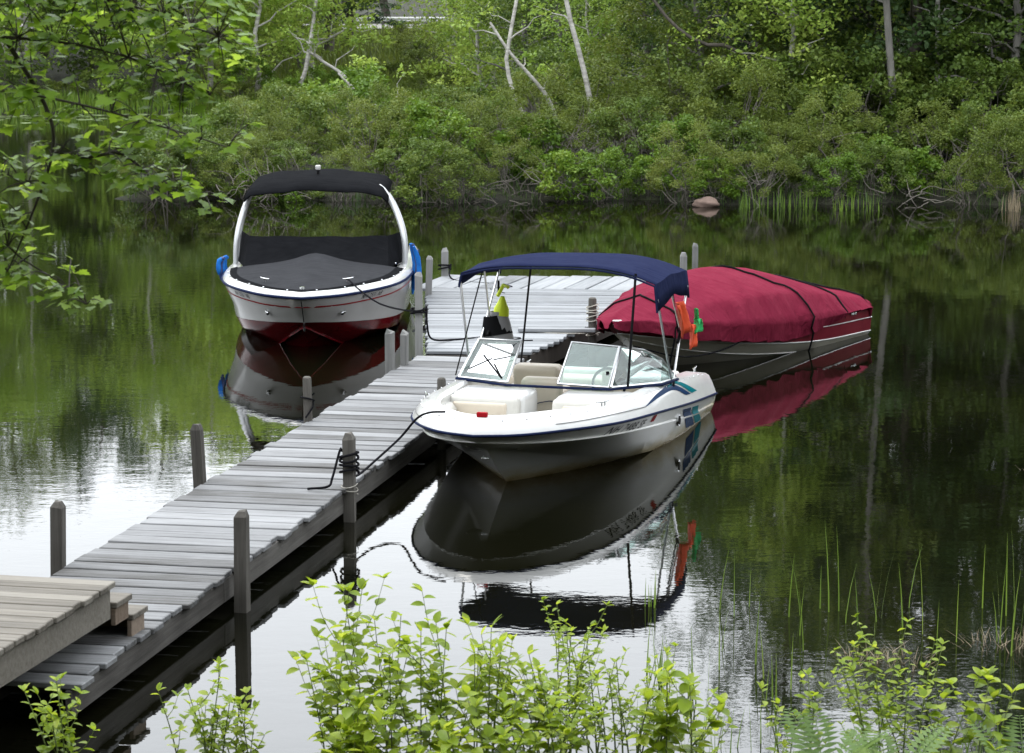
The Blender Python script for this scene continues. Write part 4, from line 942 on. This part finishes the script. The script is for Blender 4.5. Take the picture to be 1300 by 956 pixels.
for x, y, kd, sc in spots:
    o = kd.put(x, y, sc * 1.30 * RN.uniform(.95, 1.05)); kn = {birch_t: 'light green slender birch', mid_t: 'mid green broad leaved tree', decid: 'dark green broad leaved tree', pine: 'dark pine'}[kd]
    where = 'beyond the road' if y > 138 else 'on the meadow side of the guard rail' if x > -6 else 'on the far left shore behind the lily pads'
    o['label'] = kn + ' standing ' + where; o['group'] = 'trees ' + where
for k_ in range(13):  # rows of trees out of view, added to darken hulls and reflections
    for j_ in range(2):
        (decid if (k_ + j_) % 3 else pine).put(34 + 5 * j_ + RN.uniform(-1, 1), 12 + k_ * 5.2 + RN.uniform(-1.5, 1.5), RN.uniform(1.0, 1.3), label='tall unseen tree added along the right hand bank for shade', group='added shade trees of the right hand bank')
        (decid if (k_ + j_) % 3 else mid_t).put(-47 - 5 * j_ + RN.uniform(-1, 1), 14 + k_ * 6.0 + RN.uniform(-1.5, 1.5), RN.uniform(.9, 1.2), label='tall unseen tree added along the left hand bank for shade', group='added shade trees of the left hand bank')
NB = [(-5.5, -2.5), (2.5, -3), (6.2, 1.0), (-9, 1.5), (9.5, -5), (-11, -6), (-1.8, -9), (4, -8.5), (12.5, -2), (-15, 3), (17, 4), (-6, -7.5), (-10, 4), (-7.5, -1), (-13, 0), (-4, -5), (0, -6), (4.5, -4.5), (8, -1), (11, 3.5), (14.5, 7), (-16.5, 7), (7, -10), (-8, -10), (1, -13)]  # unseen trees behind and beside the camera, added to shade the boats
for x, y in NB: decid.put(x, y, RN.uniform(.95, 1.15), label='unseen broad leaved tree added on the near bank for shade', group='added shade trees of the near bank')
for i in range(26):      # bushes of the far left shore and the meadow
    x = -30 + i * 1.12 + RN.uniform(-.4, .4); y = 91.6 + RN.uniform(0, 1.6)
    if not gap(x, y): RN.choice((green, fresh, low)).put(x, y, RN.uniform(.6, .95), label='leafy bush lining the far left shore behind the lily pads', group='bushes of the far left shore')
for i in range(16):
    y = 92 + i * 2.7; a = (RN.uniform(490, 606) - 650) / 3400; low.put(a * y, y, RN.uniform(.7, 1.05))
for i in range(10):
    x = -7 + i * .62 + RN.uniform(-.2, .2); y = shore_far(x) + RN.uniform(7, 10)
    if on_land(x, y): green.put(x, y, RN.uniform(.5, .7))

for x, y, sc in ((-5.4, 55.95, .5), (-4.5, 55.9, .5), (-7.75, 56.5, .5), (-7.2, 56.35, .55), (-6.6, 56.2, .6), (-7.9, 57.2, .5), (-5.9, 56.1, .6), (-7.5, 57.6, .6), (-7.2, 59.2, .7), (-6.6, 61, .75), (-7.4, 62.5, .7), (-6.4, 63.5, .75), (-7.5, 65, .65), (-5.2, 62, .8), (-4.8, 64.8, .75), (-6.2, 66, .6), (-3.6, 65.5, .7), (-7.9, 58.4, .5), (-8.0, 60.5, .5), (-8.0, 64, .5)):
    RN.choice((green, fresh, olive)).put(x, y, sc, label='bushy shrub on the low left tip of the far bank', group='shrubs on the bank tip')
# leaning birches and old trunks that show through the thicket
def leaning(name, path, r0, r1, mat, label, crown=None, leaf='leaf_birch', twigs=5, tr_=.32):
    p0 = Vector(path[0]); o = empty(name, p0, 0, label, 'tree'); P = cr([Vector(p) - p0 for p in path], 16)
    MB().tube(P, list(np.linspace(r0, r1, 16)), 8).build('trunk', mat, o, smooth=60)
    tw = MB(); cs = []; rs = []
    for i in range(twigs):
        k_ = (7 if twigs < 10 else 5) + int(i * 9 / max(twigs, 1)); a = P[min(k_, 15)]; e = a + np.array([RN.uniform(-.9, .9), RN.uniform(-.5, .5), RN.uniform(.2, 1.0)])
        tw.tube(bent(a, e, .07, 5), list(np.linspace(r1 * .7, .004, 5)), 5, False); cs.append(e); rs.append(tr_)
    if twigs: tag(tw.build('limb', mat, o, smooth=60), kind='stuff')
    if crown:
        c0, rad, nc = crown; c0 = np.array(c0) - np.array(p0)
        for _ in range(nc):
            q_ = NR.normal(size=3); q_ /= np.linalg.norm(q_); cs.append(c0 + q_ * rad * NR.uniform(.3, 1)); rs.append(.5)
    if cs:
        Pl, T = clump_leaves(cs, rs, 46); ob('crown', leaf_mesh('crown', Pl, .12, T, .6), leaf, o)
    return o
NR = np.random.default_rng(5)
leaning('leaning_birch', [(.62, 61.0, .2), (.33, 61, 1.30), (-.0, 61, 2.1), (-.12, 61, 2.7), (-.08, 61, 3.1), (.3, 61.2, 5.2), (.5, 61.4, 6.8)], .055, .03, 'birch', 'thin white birch trunk bowing left above the shrubs, forked at its top', ((.4, 61.3, 6.2), 1.3, 26))
leaning('leaning_birch', [(1.35, 61.4, .3), (.88, 61.2, 1.75), (.45, 61.1, 2.35), (-.05, 61, 2.92), (-.5, 61.1, 3.6)], .06, .03, 'birch', 'white birch trunk slanting steeply across the bowed birch', None, twigs=3)
leaning('leaning_birch', [(2.05, 60.8, .3), (1.72, 60.8, 2.1), (1.5, 60.8, 3.0), (1.22, 60.8, 4.1), (1.0, 60.9, 6.0), (.8, 61, 7.6)], .07, .035, 'birch', 'tall white birch leaning left out of the thicket', ((.9, 61, 7.0), 1.4, 30))
leaning('old_tree', [(8.6, 59.6, .2), (8.45, 59.6, 2.0), (8.34, 59.6, 3.2), (8.26, 59.6, 4.2), (8.1, 59.8, 8), (8.2, 60, 12)], .09, .05, 'bark_grey', 'thick pale grey trunk rising from the right bank thicket', ((8.2, 60, 9.5), 2.6, 70), 'leaf_mid', 26, .55)
leaning('leaning_tree', [(9.4, 63.5, .2), (8.65, 63.5, 3.1), (8.1, 63.5, 4.1), (7.2, 63.6, 6.5), (6.8, 63.8, 9)], .10, .05, 'bark_grey', 'grey trunk leaning left behind the thick pale trunk', ((6.8, 63.8, 8.0), 1.8, 44), 'leaf_mid', 14, .5)
leaning('slim_birch', [(9.75, 61.5, .2), (9.72, 61.5, 3), (9.70, 61.5, 4.5), (9.8, 61.6, 9)], .065, .04, 'birch', 'straight slim pale birch trunk in the dark right wood', ((9.8, 61.6, 8.0), 1.6, 38), 'leaf_mid', 16, .5)
leaning('slim_tree', [(9.15, 64.5, .2), (9.12, 64.5, 2.6), (9.1, 64.5, 4.6), (9.2, 64.6, 9)], .07, .05, 'bark', 'brown straight trunk in the dark wood beside the slim birch', ((9.2, 64.6, 9), 1.5, 30), 'leaf_dark')
leaning('fallen_tree', [(7.2, 61.8, .6), (6.2, 61.5, 2.2), (4.9, 61, 3.05), (4.3, 61, 3.12), (3.6, 61, 3.6), (3.0, 61.2, 4.4)], .06, .035, 'bark', 'dark fallen trunk propped at a slant above the shrubs', None, twigs=0)
leaning('leaning_birch', [(-7.7, 92, 0.3), (-7.55, 92, .55), (-7.15, 92, 1.15), (-6.95, 92, 2.0), (-6.6, 92, 4.2)], .09, .05, 'birch', 'crooked white birch stem on the far shore by the lily pads', ((-6.6, 92, 4.6), 1.4, 26))
leaning('leaning_birch', [(-5.4, 91.6, .75), (-5.8, 91.6, 1.3), (-6.4, 91.6, 1.7), (-6.95, 91.6, 2.1)], .07, .04, 'birch', 'broken white birch stem slanting down on the far shore', None, twigs=3)
leaning('leaning_birch', [(-2.6, 68, .1), (-2.9, 68, .95), (-3.3, 68, 1.3), (-3.75, 68, 1.55), (-4.4, 68, 2.2)], .05, .025, 'birch', 'low white birch limb slanting over the left end of the bank', None, twigs=4)
# bare grey brush at the waterline
def brush(x, y, w, h, n_, label, seed):
    g = np.random.default_rng(seed); mb = MB()
    for i in range(n_):
        p = np.array([g.normal(0, w * .25), g.normal(0, .2), g.uniform(-.05, .35 * h)]); a = p.copy(); pts = [p]
        d = np.array([g.normal(0, 1), g.normal(-.2, .4), g.uniform(-.2, 1.0)]); d /= np.linalg.norm(d)
        for _ in range(6):
            d = d + g.normal(0, .38, 3); d /= np.linalg.norm(d); a = a + d * w * .09; pts.append(a.copy())
        mb.tube(pts, list(np.linspace(.011, .003, 7)), 5, False)
    o = empty('dead_brush', (x, y, .02), 0, label, 'branches'); mb.build('twigs', 'twig', o, smooth=60); tag(o.children[0], kind='stuff'); return o
brush(-5.0, 55.5, 1.5, 1.3, 46, 'tangle of bare grey twigs at the waterline behind the black canopy', 1)
brush(-.6, 55.2, 1.6, 1.0, 24, 'bare grey twigs hanging over the water beside the float', 2)
brush(.9, 55.6, 1.7, 1.7, 30, 'bare grey brush in the middle of the far bank thicket', 3)
brush(3.6, 55.4, 1.3, .9, 14, 'thin bare twigs by the reddish rock at the waterline', 4)
brush(8.3, 54.2, 1.7, 1.3, 12, 'bare bleached branches bending to the water on the right bank', 5)
brush(-2.2, 55.9, 1.2, 1.0, 22, 'grey twiggy brush on the far bank right of the canopy', 6)
# rock
bm = bmesh.new(); bmesh.ops.create_icosphere(bm, subdivisions=3, radius=1)
g = np.random.default_rng(9)
for v in bm.verts:
    c = v.co; k_ = 1 + .10 * math.sin(c.x * 4 + 1) * math.cos(c.y * 3) + .07 * math.sin(c.z * 7 + c.x * 3); c *= k_; c.x *= .29; c.y *= .22; c.z = max(c.z, -.6) * .13
me = bpy.data.meshes.new('rock'); bm.to_mesh(me); bm.free()
ro = ob('rock', me, 'rock', None, (3.95, 54.3, .06)); tag(ro, 'flat reddish rock at the waterline under a bright green shrub', 'rock')
for p in me.polygons: p.use_smooth = True
fresh.put(4.2, 55.1, .62)
# reeds by the far bank
def reeds(x, y, w, n_, h, label, seed, mat='reed', cat='reeds', z=0, wd=.012, bend=.2, name='reed_clump', depth=.5):
    g = np.random.default_rng(seed); mb = MB(); T = []
    for i in range(n_):
        bx, by = g.uniform(-w / 2, w / 2), g.uniform(-depth, depth); hh = h * g.uniform(.55, 1.15); a = g.uniform(0, 6.28); ln = bend * g.uniform(.1, 1) * hh; rows = [[], []]
        a2 = g.uniform(0, 3.14); sx2, sy2 = math.cos(a2) * wd, math.sin(a2) * wd
        for t in (0, .35, .7, 1):
            c = np.array([bx + math.cos(a) * ln * t ** 2, by + math.sin(a) * ln * t ** 2, -.15 + (hh + .15) * t - .1 * ln * t ** 2]); k_ = (1 - t ** 2) * .9 + .1
            rows[0].append(c - [sx2 * k_, sy2 * k_, 0]); rows[1].append(c + [sx2 * k_, sy2 * k_, 0])
        mb.grid(rows); T += [g.uniform(.1, .9)] * 8
    me = mb.mesh('blades'); at = me.attributes.new('tint', 'FLOAT', 'POINT'); at.data.foreach_set('value', np.array(T, np.float32))
    o = empty(name, (x, y, z), 0, label, cat); tag(ob('blades', me, mat, o), kind='stuff'); return o
reeds(5.3, 53.9, 1.6, 60, .42, 'upright reeds standing in the water at the far bank, wider patch', 1)
reeds(6.9, 53.6, .9, 30, .36, 'narrow patch of reeds at the far bank below the pale trunk', 2)
reeds(10.0, 53.3, .4, 30, .42, 'dry tan grass tuft at the right end of the far bank', 3, 'straw')
# lily pads
g = np.random.default_rng(17); lp = MB(); T = []
for i in range(620):
    x, y = g.uniform(-30, -3.0), 90.2 - abs(g.normal(0, 1.4)) - (2 if i % 5 == 0 else 0)
    if land(x, y) > -.3: continue
    r_ = g.uniform(.08, .2); o0 = len(lp.v); q_ = g.uniform(0, 6.28)
    lp.v += [(x + r_ * math.cos(q_ + a), y + r_ * math.sin(q_ + a), .012 + .01 * math.sin(a)) for a in np.linspace(.2, 6.0, 9)]; lp.f.append(tuple(range(o0, o0 + 9))); T += [g.uniform()] * 9
me = lp.mesh('lily_pads'); at = me.attributes.new('tint', 'FLOAT', 'POINT'); at.data.foreach_set('value', np.array(T, np.float32))
tag(ob('lily_pads', me, 'lily'), 'pale floating lily pads along the far left shore', 'lily pads', kind='stuff')
def grass(name, pts, h, wd, mat, label, seed):
    g = np.random.default_rng(seed); n_ = len(pts); B0 = np.array([(x, y, max(ground_z(x, y), -.05) - .02) for x, y in pts]); a = g.uniform(0, 6.28, n_); hh = h * g.uniform(.5, 1.3, n_); ln = hh * g.uniform(.05, .5, n_)
    sd_ = np.stack([np.cos(a + 1.3) * wd, np.sin(a + 1.3) * wd, np.zeros(n_)], 1); off = np.stack([np.cos(a) * ln, np.sin(a) * ln, hh], 1)
    V = np.stack([B0 - sd_, B0 + sd_, B0 + off * [.4, .4, .62] + sd_ * .7, B0 + off * [.4, .4, .62] - sd_ * .7, B0 + off], 1).reshape(-1, 3); k_ = np.arange(n_)[:, None] * 5
    F = np.concatenate([k_ + [0, 1, 2], k_ + [0, 2, 3], k_ + [3, 2, 4]], 0)
    tag(ob(name, mesh_np(name, V, F, np.repeat(g.uniform(0, 1, n_), 5)), mat), label, 'grass', kind='stuff')
g = np.random.default_rng(8); pts = []
while len(pts) < 22000:
    y = g.uniform(90.4, 135) if len(pts) % 3 else g.uniform(90.4, 104); a = g.uniform(250, 640); x = (a - 650) / 3400 * y
    if land(x, y) > 0: pts.append((x, y))
grass('meadow_grass', pts, .38, .03, 'leaf_olive', 'tall meadow grass between the far cove and the guard rail', 1)
pts = []
while len(pts) < 7000:
    x = g.uniform(-32, -3); y = 90.2 + g.uniform(-.6, 2.5)
    if -.25 < land(x, y): pts.append((x, y))
grass('shore_grass', pts, .40, .022, 'leaf_fresh', 'grass fringe at the water of the far left shore', 2)
pts = []
while len(pts) < 3500:
    x = g.uniform(-8.2, 13); y = shore_far(max(x, -8)) + g.uniform(.0, 2.2)
    if -.12 < land(x, y): pts.append((x, y))
grass('bank_grass', pts, .20, .014, 'leaf_dark', 'grass at the foot of the far bank thicket, coloured dark for overhang shade', 3)  # dark leaf colour stands in for the shade under the overhanging shrubs
# road with guard rail beyond the meadow
V = []; 
for x in np.linspace(-45, 30, 40): V += [(x, 136.2, ground_z(x, 136.2) + .10), (x, 140.5, ground_z(x, 140.5) + .10)]
tag(ob('road', mesh_np('road', V, [(2 * i, 2 * i + 2, 2 * i + 3, 2 * i + 1) for i in range(39)]), 'road'), kind='structure')
gr_ = empty('guard_rail', (-4, 135.6, ground_z(-4, 135.6)), 0, 'pale road guard rail beyond the meadow', 'guard rail')
MB().grid([[(x, dy, z_) for x in (-16, 14)] for dy, z_ in ((0, .42), (-.05, .47), (-.05, .53), (0, .56), (-.05, .60), (-.05, .66), (0, .70))]).build('rail_beam', 'rail', gr_)
for x in np.arange(-15, 14, 2.5): MB().box((x, .06, .33), (.12, .1, .75)).build('rail_post', 'beam', gr_)

# ------------------------------------------------------------------ near plants: single leaves
def ovate(L_, w, pts=5, fold=.18, droop=.12):
    rows = [[], [], []]
    for i in range(pts + 1):
        t = i / pts; hw = w * .5 * math.sin(math.pi * min(1, t * .93 + .035)) ** .8 * (1.15 - .3 * t) if 0 < i < pts else .002
        z = -droop * L_ * t * t; rows[0].append((t * L_, -hw, z + hw * fold * 2)); rows[1].append((t * L_, 0, z)); rows[2].append((t * L_, hw, z + hw * fold * 2))
    return MB().grid(rows)
def maple(L_):
    out = [(0, 0), (.10, .16), (.02, .36), (.20, .34), (.16, .52), (.34, .46), (.46, .62), (.52, .40), (.58, .26), (.74, .28), (.78, .14), (1.0, 0)]
    pts = [(x, y) for x, y in out] + [(x, -y) for x, y in reversed(out[1:-1])]
    mb = MB(); mb.v = [(.34 * L_, 0, -.02 * L_)] + [(x * L_, y * L_ * .9, (.10 * abs(y) - .10 * x * x) * L_) for x, y in pts]; n_ = len(pts)
    mb.f = [(0, 1 + i, 1 + (i + 1) % n_) for i in range(n_)]; return mb
def const_tint(me, v): a = me.attributes.new('tint', 'FLOAT', 'POINT'); a.data.foreach_set('value', np.full(len(me.vertices), v, np.float32)); return me
OV = [const_tint(ovate(.09, .05).mesh('leaf', 80), v) for v in (.15, .4, .65, .95)]
OVL = [const_tint(ovate(.105, .07).mesh('leaf', 80), v) for v in (.1, .4, .7, 1.)]
LAN = [const_tint(ovate(.13, .024, 6, .15, .2).mesh('leaf', 80), v) for v in (.2, .5, .8)]
SML = [const_tint(ovate(.055, .028).mesh('leaf', 80), v) for v in (.1, .4, .8)]
MAP = [const_tint(maple(.072).mesh('leaf', 80), v) for v in (.05, .3, .55, .95)]
def put_leaf(parent, meshes, mat, p, az_, pitch, roll, sc):
    if mat == 'leaf_near': sc *= .92
    me = meshes[RN.randrange(len(meshes))]
    o = ob('leaf', me, mat, parent); o.location = p; o.rotation_euler = (roll, pitch, az_); o.scale = (sc, sc, sc); return o
def leafy(name, x, y, nst, h, spread, meshes, mat, label, seed, cat='plant', gapz=.055, leafy_from=.3, pair=False, sc=1.0, stemmat='stem_green', z=None, side=3):
    global RN
    RN = random.Random(seed); o = empty(name, (x, y, ground_z(x, y) - .03 if z is None else z), 0, label, cat)
    for s_ in range(nst):
        a = RN.uniform(0, 6.28); hh = h * RN.uniform(.6, 1.06); sp_ = spread * RN.uniform(.2, 1)
        bx, by = RN.uniform(-.5, .5) * spread, RN.uniform(-.3, .3) * spread
        P = cr([(bx, by, 0), (bx + math.cos(a) * sp_ * .3, by + math.sin(a) * sp_ * .3, hh * .5), (bx + math.cos(a) * sp_ * .8, by + math.sin(a) * sp_ * .8, hh)], 12)
        MB().tube(P, list(np.linspace(.006, .002, 12)), 5, False).build('stem', stemmat, o, smooth=60)
        runs = [(P, leafy_from)]
        for q_ in range(side):
            t = .3 + .6 * (q_ + RN.random()) / side; b0 = P[int(t * 11)]; a2 = RN.uniform(0, 6.28); l2 = hh * RN.uniform(.16, .30)
            P2 = cr([b0, b0 + np.array([math.cos(a2) * l2 * .5, math.sin(a2) * l2 * .5, l2 * .45]), b0 + np.array([math.cos(a2) * l2 * .8, math.sin(a2) * l2 * .8, l2])], 12)
            MB().tube(P2, list(np.linspace(.003, .0015, 12)), 4, False).build('stem', stemmat, o, smooth=60); runs.append((P2, .15))
        for PP, lf in runs:
            LL = np.linalg.norm(PP[-1] - PP[0]); zz = LL * lf; k_ = RN.randrange(9)
            while zz < LL:
                f_ = zz / LL; c = [np.interp(f_ * 11, range(12), PP[:, q_]) for q_ in range(3)]
                for tw in ((0, math.pi) if pair else (0,)):
                    put_leaf(o, meshes, mat, c, k_ * 2.4 + tw + RN.uniform(-.4, .4), RN.uniform(-.45, .35), RN.uniform(-.5, .5), sc * RN.uniform(.75, 1.25) * (1.05 - .3 * f_))
                zz += gapz * .78 * RN.uniform(.7, 1.3); k_ += 1
            for q_ in range(3): put_leaf(o, meshes, mat, PP[-1], RN.uniform(0, 6.28), RN.uniform(-1.1, -.4), 0, sc * .75)
    return o
leafy('leafy_plant', -.86, 13.9, 7, 1.18, .30, OVL, 'leaf_near', 'tall bright leafy plant with broad leaves standing before the dark rope wound post', 1, gapz=.06)
leafy('leafy_plant', -.52, 13.8, 7, 1.05, .30, OV, 'leaf_near', 'bright leafy plant with oval leaves beside the tallest broad leaved plant', 2, gapz=.05)
leafy('leafy_plant', -.22, 13.9, 6, 1.00, .28, OVL, 'leaf_near', 'bright broad leaved plant behind the willow leaved shoot', 3, gapz=.055)
leafy('willow_shoot', -.16, 13.8, 3, 1.28, .12, LAN, 'leaf_near', 'upright shoot with long narrow willow leaves', 4, gapz=.05, leafy_from=.45)
leafy('leafy_plant', .10, 13.8, 7, .80, .28, OV, 'leaf_near', 'low bright leafy plant next to the willow leaved shoot', 5, gapz=.05)
leafy('small_bush', .34, 13.9, 9, .86, .26, SML, 'leaf_near', 'small leaved bush before the reflected navy sunshade', 6, gapz=.032)
leafy('small_bush', .62, 13.9, 8, .72, .24, SML, 'leaf_near', 'small leaved low bush by the water with upright tips', 7, gapz=.032)
leafy('leafy_sprig', .80, 13.8, 2, .66, .08, OV, 'leaf_near', 'single thin sprig with pale leaves standing over bright water', 8, gapz=.06, sc=.7)
leafy('leafy_plant', -1.72, 14.0, 7, .66, .30, OV, 'leaf_near', 'bright bushy plant growing against the near end of the walkway', 9, gapz=.05, sc=.8)
leafy('leafy_plant', -1.42, 14.0, 5, .55, .22, OV, 'leaf_near', 'low bright plant under the thick bare post', 10, gapz=.05, sc=.8)
leafy('leafy_plant', -2.45, 14.0, 5, .64, .24, OV, 'leaf_mid', 'darker green plant at the foot of the gangway side board', 11, gapz=.05, sc=.8)
leafy('leafy_plant', 2.15, 14.3, 9, .95, .42, SML, 'leaf_near', 'small leaved bush on the bank among the ferns', 12, gapz=.034, sc=1.2)
leafy('leafy_plant', 1.55, 14.2, 4, .70, .24, OV, 'leaf_near', 'yellowish leafy sprig between the reeds and the ferns', 13, gapz=.055, sc=.8)
leafy('leafy_plant', 2.45, 14.1, 4, .60, .3, OVL, 'leaf_near', 'broad leaved low plant beside the small leaved bush on the fern bank', 14, gapz=.06)
leafy('leafy_plant', .98, 14.0, 4, .52, .22, SML, 'leaf_near', 'short small leaved sprigs at the edge of the fern bank', 15, gapz=.04, sc=1.2)
for k_, (x, y) in enumerate(((-1.0, 13.3), (-.55, 13.2), (-.1, 13.3), (.35, 13.2), (.75, 13.3))):
    leafy('leafy_plant', x, y, 6, .55, .34, OV if k_ % 2 else OVL, 'leaf_near', 'low leafy undergrowth at the foot of the bright plants on the near bank', 20 + k_, gapz=.055)['group'] = 'undergrowth on the near bank'
def fern(x, y, nf, L_, label, seed):
    g = random.Random(seed); o = empty('fern', (x, y, ground_z(x, y) - .02), 0, label, 'fern')
    for i in range(nf):
        a = i * 6.28 / nf + g.uniform(-.3, .3); ll = L_ * g.uniform(.75, 1.1); mb = MB()
        P = [(math.cos(a) * ll * .55 * t, math.sin(a) * ll * .55 * t, ll * (.95 * t - .35 * t * t)) for t in np.linspace(0, 1, 17)]
        mb.tube(P, list(np.linspace(.004, .001, 17)), 4, False)
        for j in range(3, 17):
            for sd_ in (1, -1):
                pl = .11 * ll * 2 * math.sin(math.pi * min(1, (j - 1) / 15.5)) ** .8 * .8 + .01; w = Vector((-math.sin(a) * sd_, math.cos(a) * sd_, -.12)); d = Vector(P[j]) - Vector(P[j - 1]); d.normalize()
                b0 = Vector(P[j]); tip = b0 + w * pl + d * pl * .35; m_ = b0.lerp(tip, .45)
                o0 = len(mb.v); mb.v += [tuple(b0), tuple(m_ + d * pl * .13), tuple(tip), tuple(m_ - d * pl * .13)]; mb.f.append((o0, o0 + 1, o0 + 2, o0 + 3))
        me = mb.mesh('frond', 60); const_tint(me, g.uniform(.2, .9)); ob('frond', me, 'leaf_fern', o)
    return o
fern(1.68, 13.9, 8, .62, 'pale green fern on the near bank below the small leaved bush', 1); fern(2.0, 13.7, 8, .58, 'fern with arching fronds next to the broad leaved low plant', 2); fern(2.75, 13.9, 7, .55, 'fern at the outer end of the fern bank', 3)
reeds(1.35, 17.3, 1.0, 22, .40, 'thin reeds in the shallows near the pale sprigs', 11, wd=.006, bend=.25)
reeds(2.2, 18.8, 1.7, 18, .45, 'sparse tall reeds in the shallow water beyond the ferns', 12, wd=.006, bend=.25, depth=.9)
reeds(3.1, 18.6, 1.5, 20, .60, 'tall thin reeds growing in open shallow water', 13, wd=.006, bend=.22, depth=1.0)
reeds(3.05, 15.2, .8, 60, .4, 'thick grass tuft at the water edge of the fern bank', 14, wd=.006, bend=.4)
reeds(1.2, 15.6, .9, 30, .35, 'green grass blades at the near water edge', 15, wd=.005, bend=.35)
reeds(1.02, 19.6, .12, 5, .28, 'few short green blades poking from the water off the white stern', 16, wd=.007, bend=.1, depth=.05)
for k_, (x, y, w, lb) in enumerate(((2.55, 18.0, .55, 'mat of dead straw floating among the sparse reeds'), (3.6, 18.4, .7, 'straw coloured dead grass tussock by the tall thin reeds'), (5.2, 25.0, .6, 'far patch of dead floating weed on the open water'))):
    o = reeds(x, y, w, 90, .10, lb, 30 + k_, 'straw', 'dead grass', .0, .006, 2.6, 'dead_grass', .22)

# ------------------------------------------------------------------ overhanging maple
mt = empty('maple_tree', (-5.2, 11.4, ground_z(-5.2, 11.4) - .1), 0, 'maple tree on the near bank whose leafy branches hang over the water', 'tree')
mz0 = mt.location.z
def mw(p): return (p[0] + 5.2, p[1] - 11.4, p[2] - mz0)
MB().tube(cr([mw((-5.2, 11.4, mz0)), mw((-5.1, 11.4, 2.5)), mw((-5.2, 11.5, 4.5)), mw((-5.0, 11.5, 7.5))], 14), list(np.linspace(.17, .06, 14)), 10).build('trunk', 'bark', mt, smooth=60)
limbs = [  # world paths at about twelve metres from the camera
    ([(-5.1, 11.5, 4.2), (-3.6, 11.8, 4.45), (-2.3, 12.0, 4.42), (-1.75, 12.0, 4.34), (-1.35, 12.0, 4.16)], .022, 270, .26),
    ([(-5.1, 11.5, 4.6), (-3.5, 11.9, 4.72), (-2.4, 12.1, 4.66), (-1.8, 12.1, 4.58), (-1.32, 12.1, 4.42)], .022, 400, .24),
    ([(-5.1, 11.5, 3.9), (-3.4, 11.7, 4.18), (-2.4, 11.8, 4.20), (-1.95, 11.8, 4.14), (-1.5, 11.8, 4.02), (-1.25, 11.8, 3.94)], .018, 150, .16),
    ([(-2.25, 12.0, 4.40), (-2.08, 12.0, 4.1), (-2.06, 12.0, 3.9), (-2.16, 12.0, 3.62), (-2.28, 12.0, 3.35)], .012, 44, .16),
    ([(-2.06, 12.0, 3.90), (-1.9, 12.0, 3.885), (-1.75, 12.0, 3.90), (-1.62, 12.0, 3.80), (-1.48, 12.0, 3.74), (-1.30, 12.0, 3.70)], .011, 120, .12),
    ([(-5.1, 11.5, 3.4), (-3.3, 11.8, 3.62), (-2.45, 12.0, 3.56), (-2.2, 12.0, 3.42), (-1.98, 12.0, 3.28), (-1.92, 12.0, 3.22)], .014, 150, .18),
    ([(-3.3, 11.8, 3.62), (-2.6, 12.0, 3.82), (-2.25, 12.0, 3.80), (-2.1, 12.0, 3.74)], .010, 90, .16),
    ([(-3.0, 11.9, 4.6), (-2.4, 11.8, 4.9), (-1.8, 11.8, 4.85), (-1.3, 11.8, 4.66)], .014, 430, .22),
]
RN = random.Random(77); count = 0; MV = []; MF = []; MT = []
def maple_leaf(c, az_, pitch, roll, sc):
    if RN.random() < .13 and count < 2400: put_leaf(mt, MAP, 'leaf_maple', c, az_, pitch, roll, sc); return
    me = MAP[RN.randrange(4)]; mtx = Matrix.Translation(Vector(c)) @ Euler((roll, pitch, az_)).to_matrix().to_4x4() @ Matrix.Scale(sc, 4); o_ = len(MV)
    MV.extend([tuple(mtx @ v.co) for v in me.vertices]); MF.extend([[i + o_ for i in p.vertices] for p in me.polygons]); MT.extend([me.attributes['tint'].data[0].value] * len(me.vertices))
for path, r0, nl, sp_ in limbs:
    P = cr([mw(p) for p in path], 30); br = MB().tube(P, list(np.linspace(r0, .003, 30)), 6, False).build('branch', 'twig_dark', mt, smooth=60)
    tw = MB(); k0 = next((i for i in range(30) if P[i][0] - 5.2 > -2.75), 0)
    done = 0
    while done < nl * 1.5:
        k_ = RN.randint(k0, 29); a = P[k_]; e = a + np.array([RN.uniform(-.14, .12), RN.uniform(-.3, .3), RN.gauss(0, sp_ * .5)]); e[2] += .02
        pl = [a, a * .5 + e * .5 + [0, 0, .02], e]; tw.tube(cr(pl, 5), [.004, .003, .003, .002, .0015], 4, False)
        for t in (.45, .7, .9, 1.0):
            c = a + (e - a) * t + np.array([RN.uniform(-.03, .03), RN.uniform(-.03, .03), RN.uniform(-.03, .015)])
            maple_leaf(c, math.atan2(e[1] - a[1], e[0] - a[0]) + RN.uniform(-1.2, 1.2), RN.uniform(-.2, .6), RN.uniform(-.5, .5), RN.uniform(.6, 1.15)); done += 1; count += 1
    tag(tw.build('twig', 'twig_dark', br, smooth=60), kind='stuff')
tag(ob('foliage', mesh_np('foliage', MV, MF, MT, True), 'leaf_maple', mt), kind='stuff')
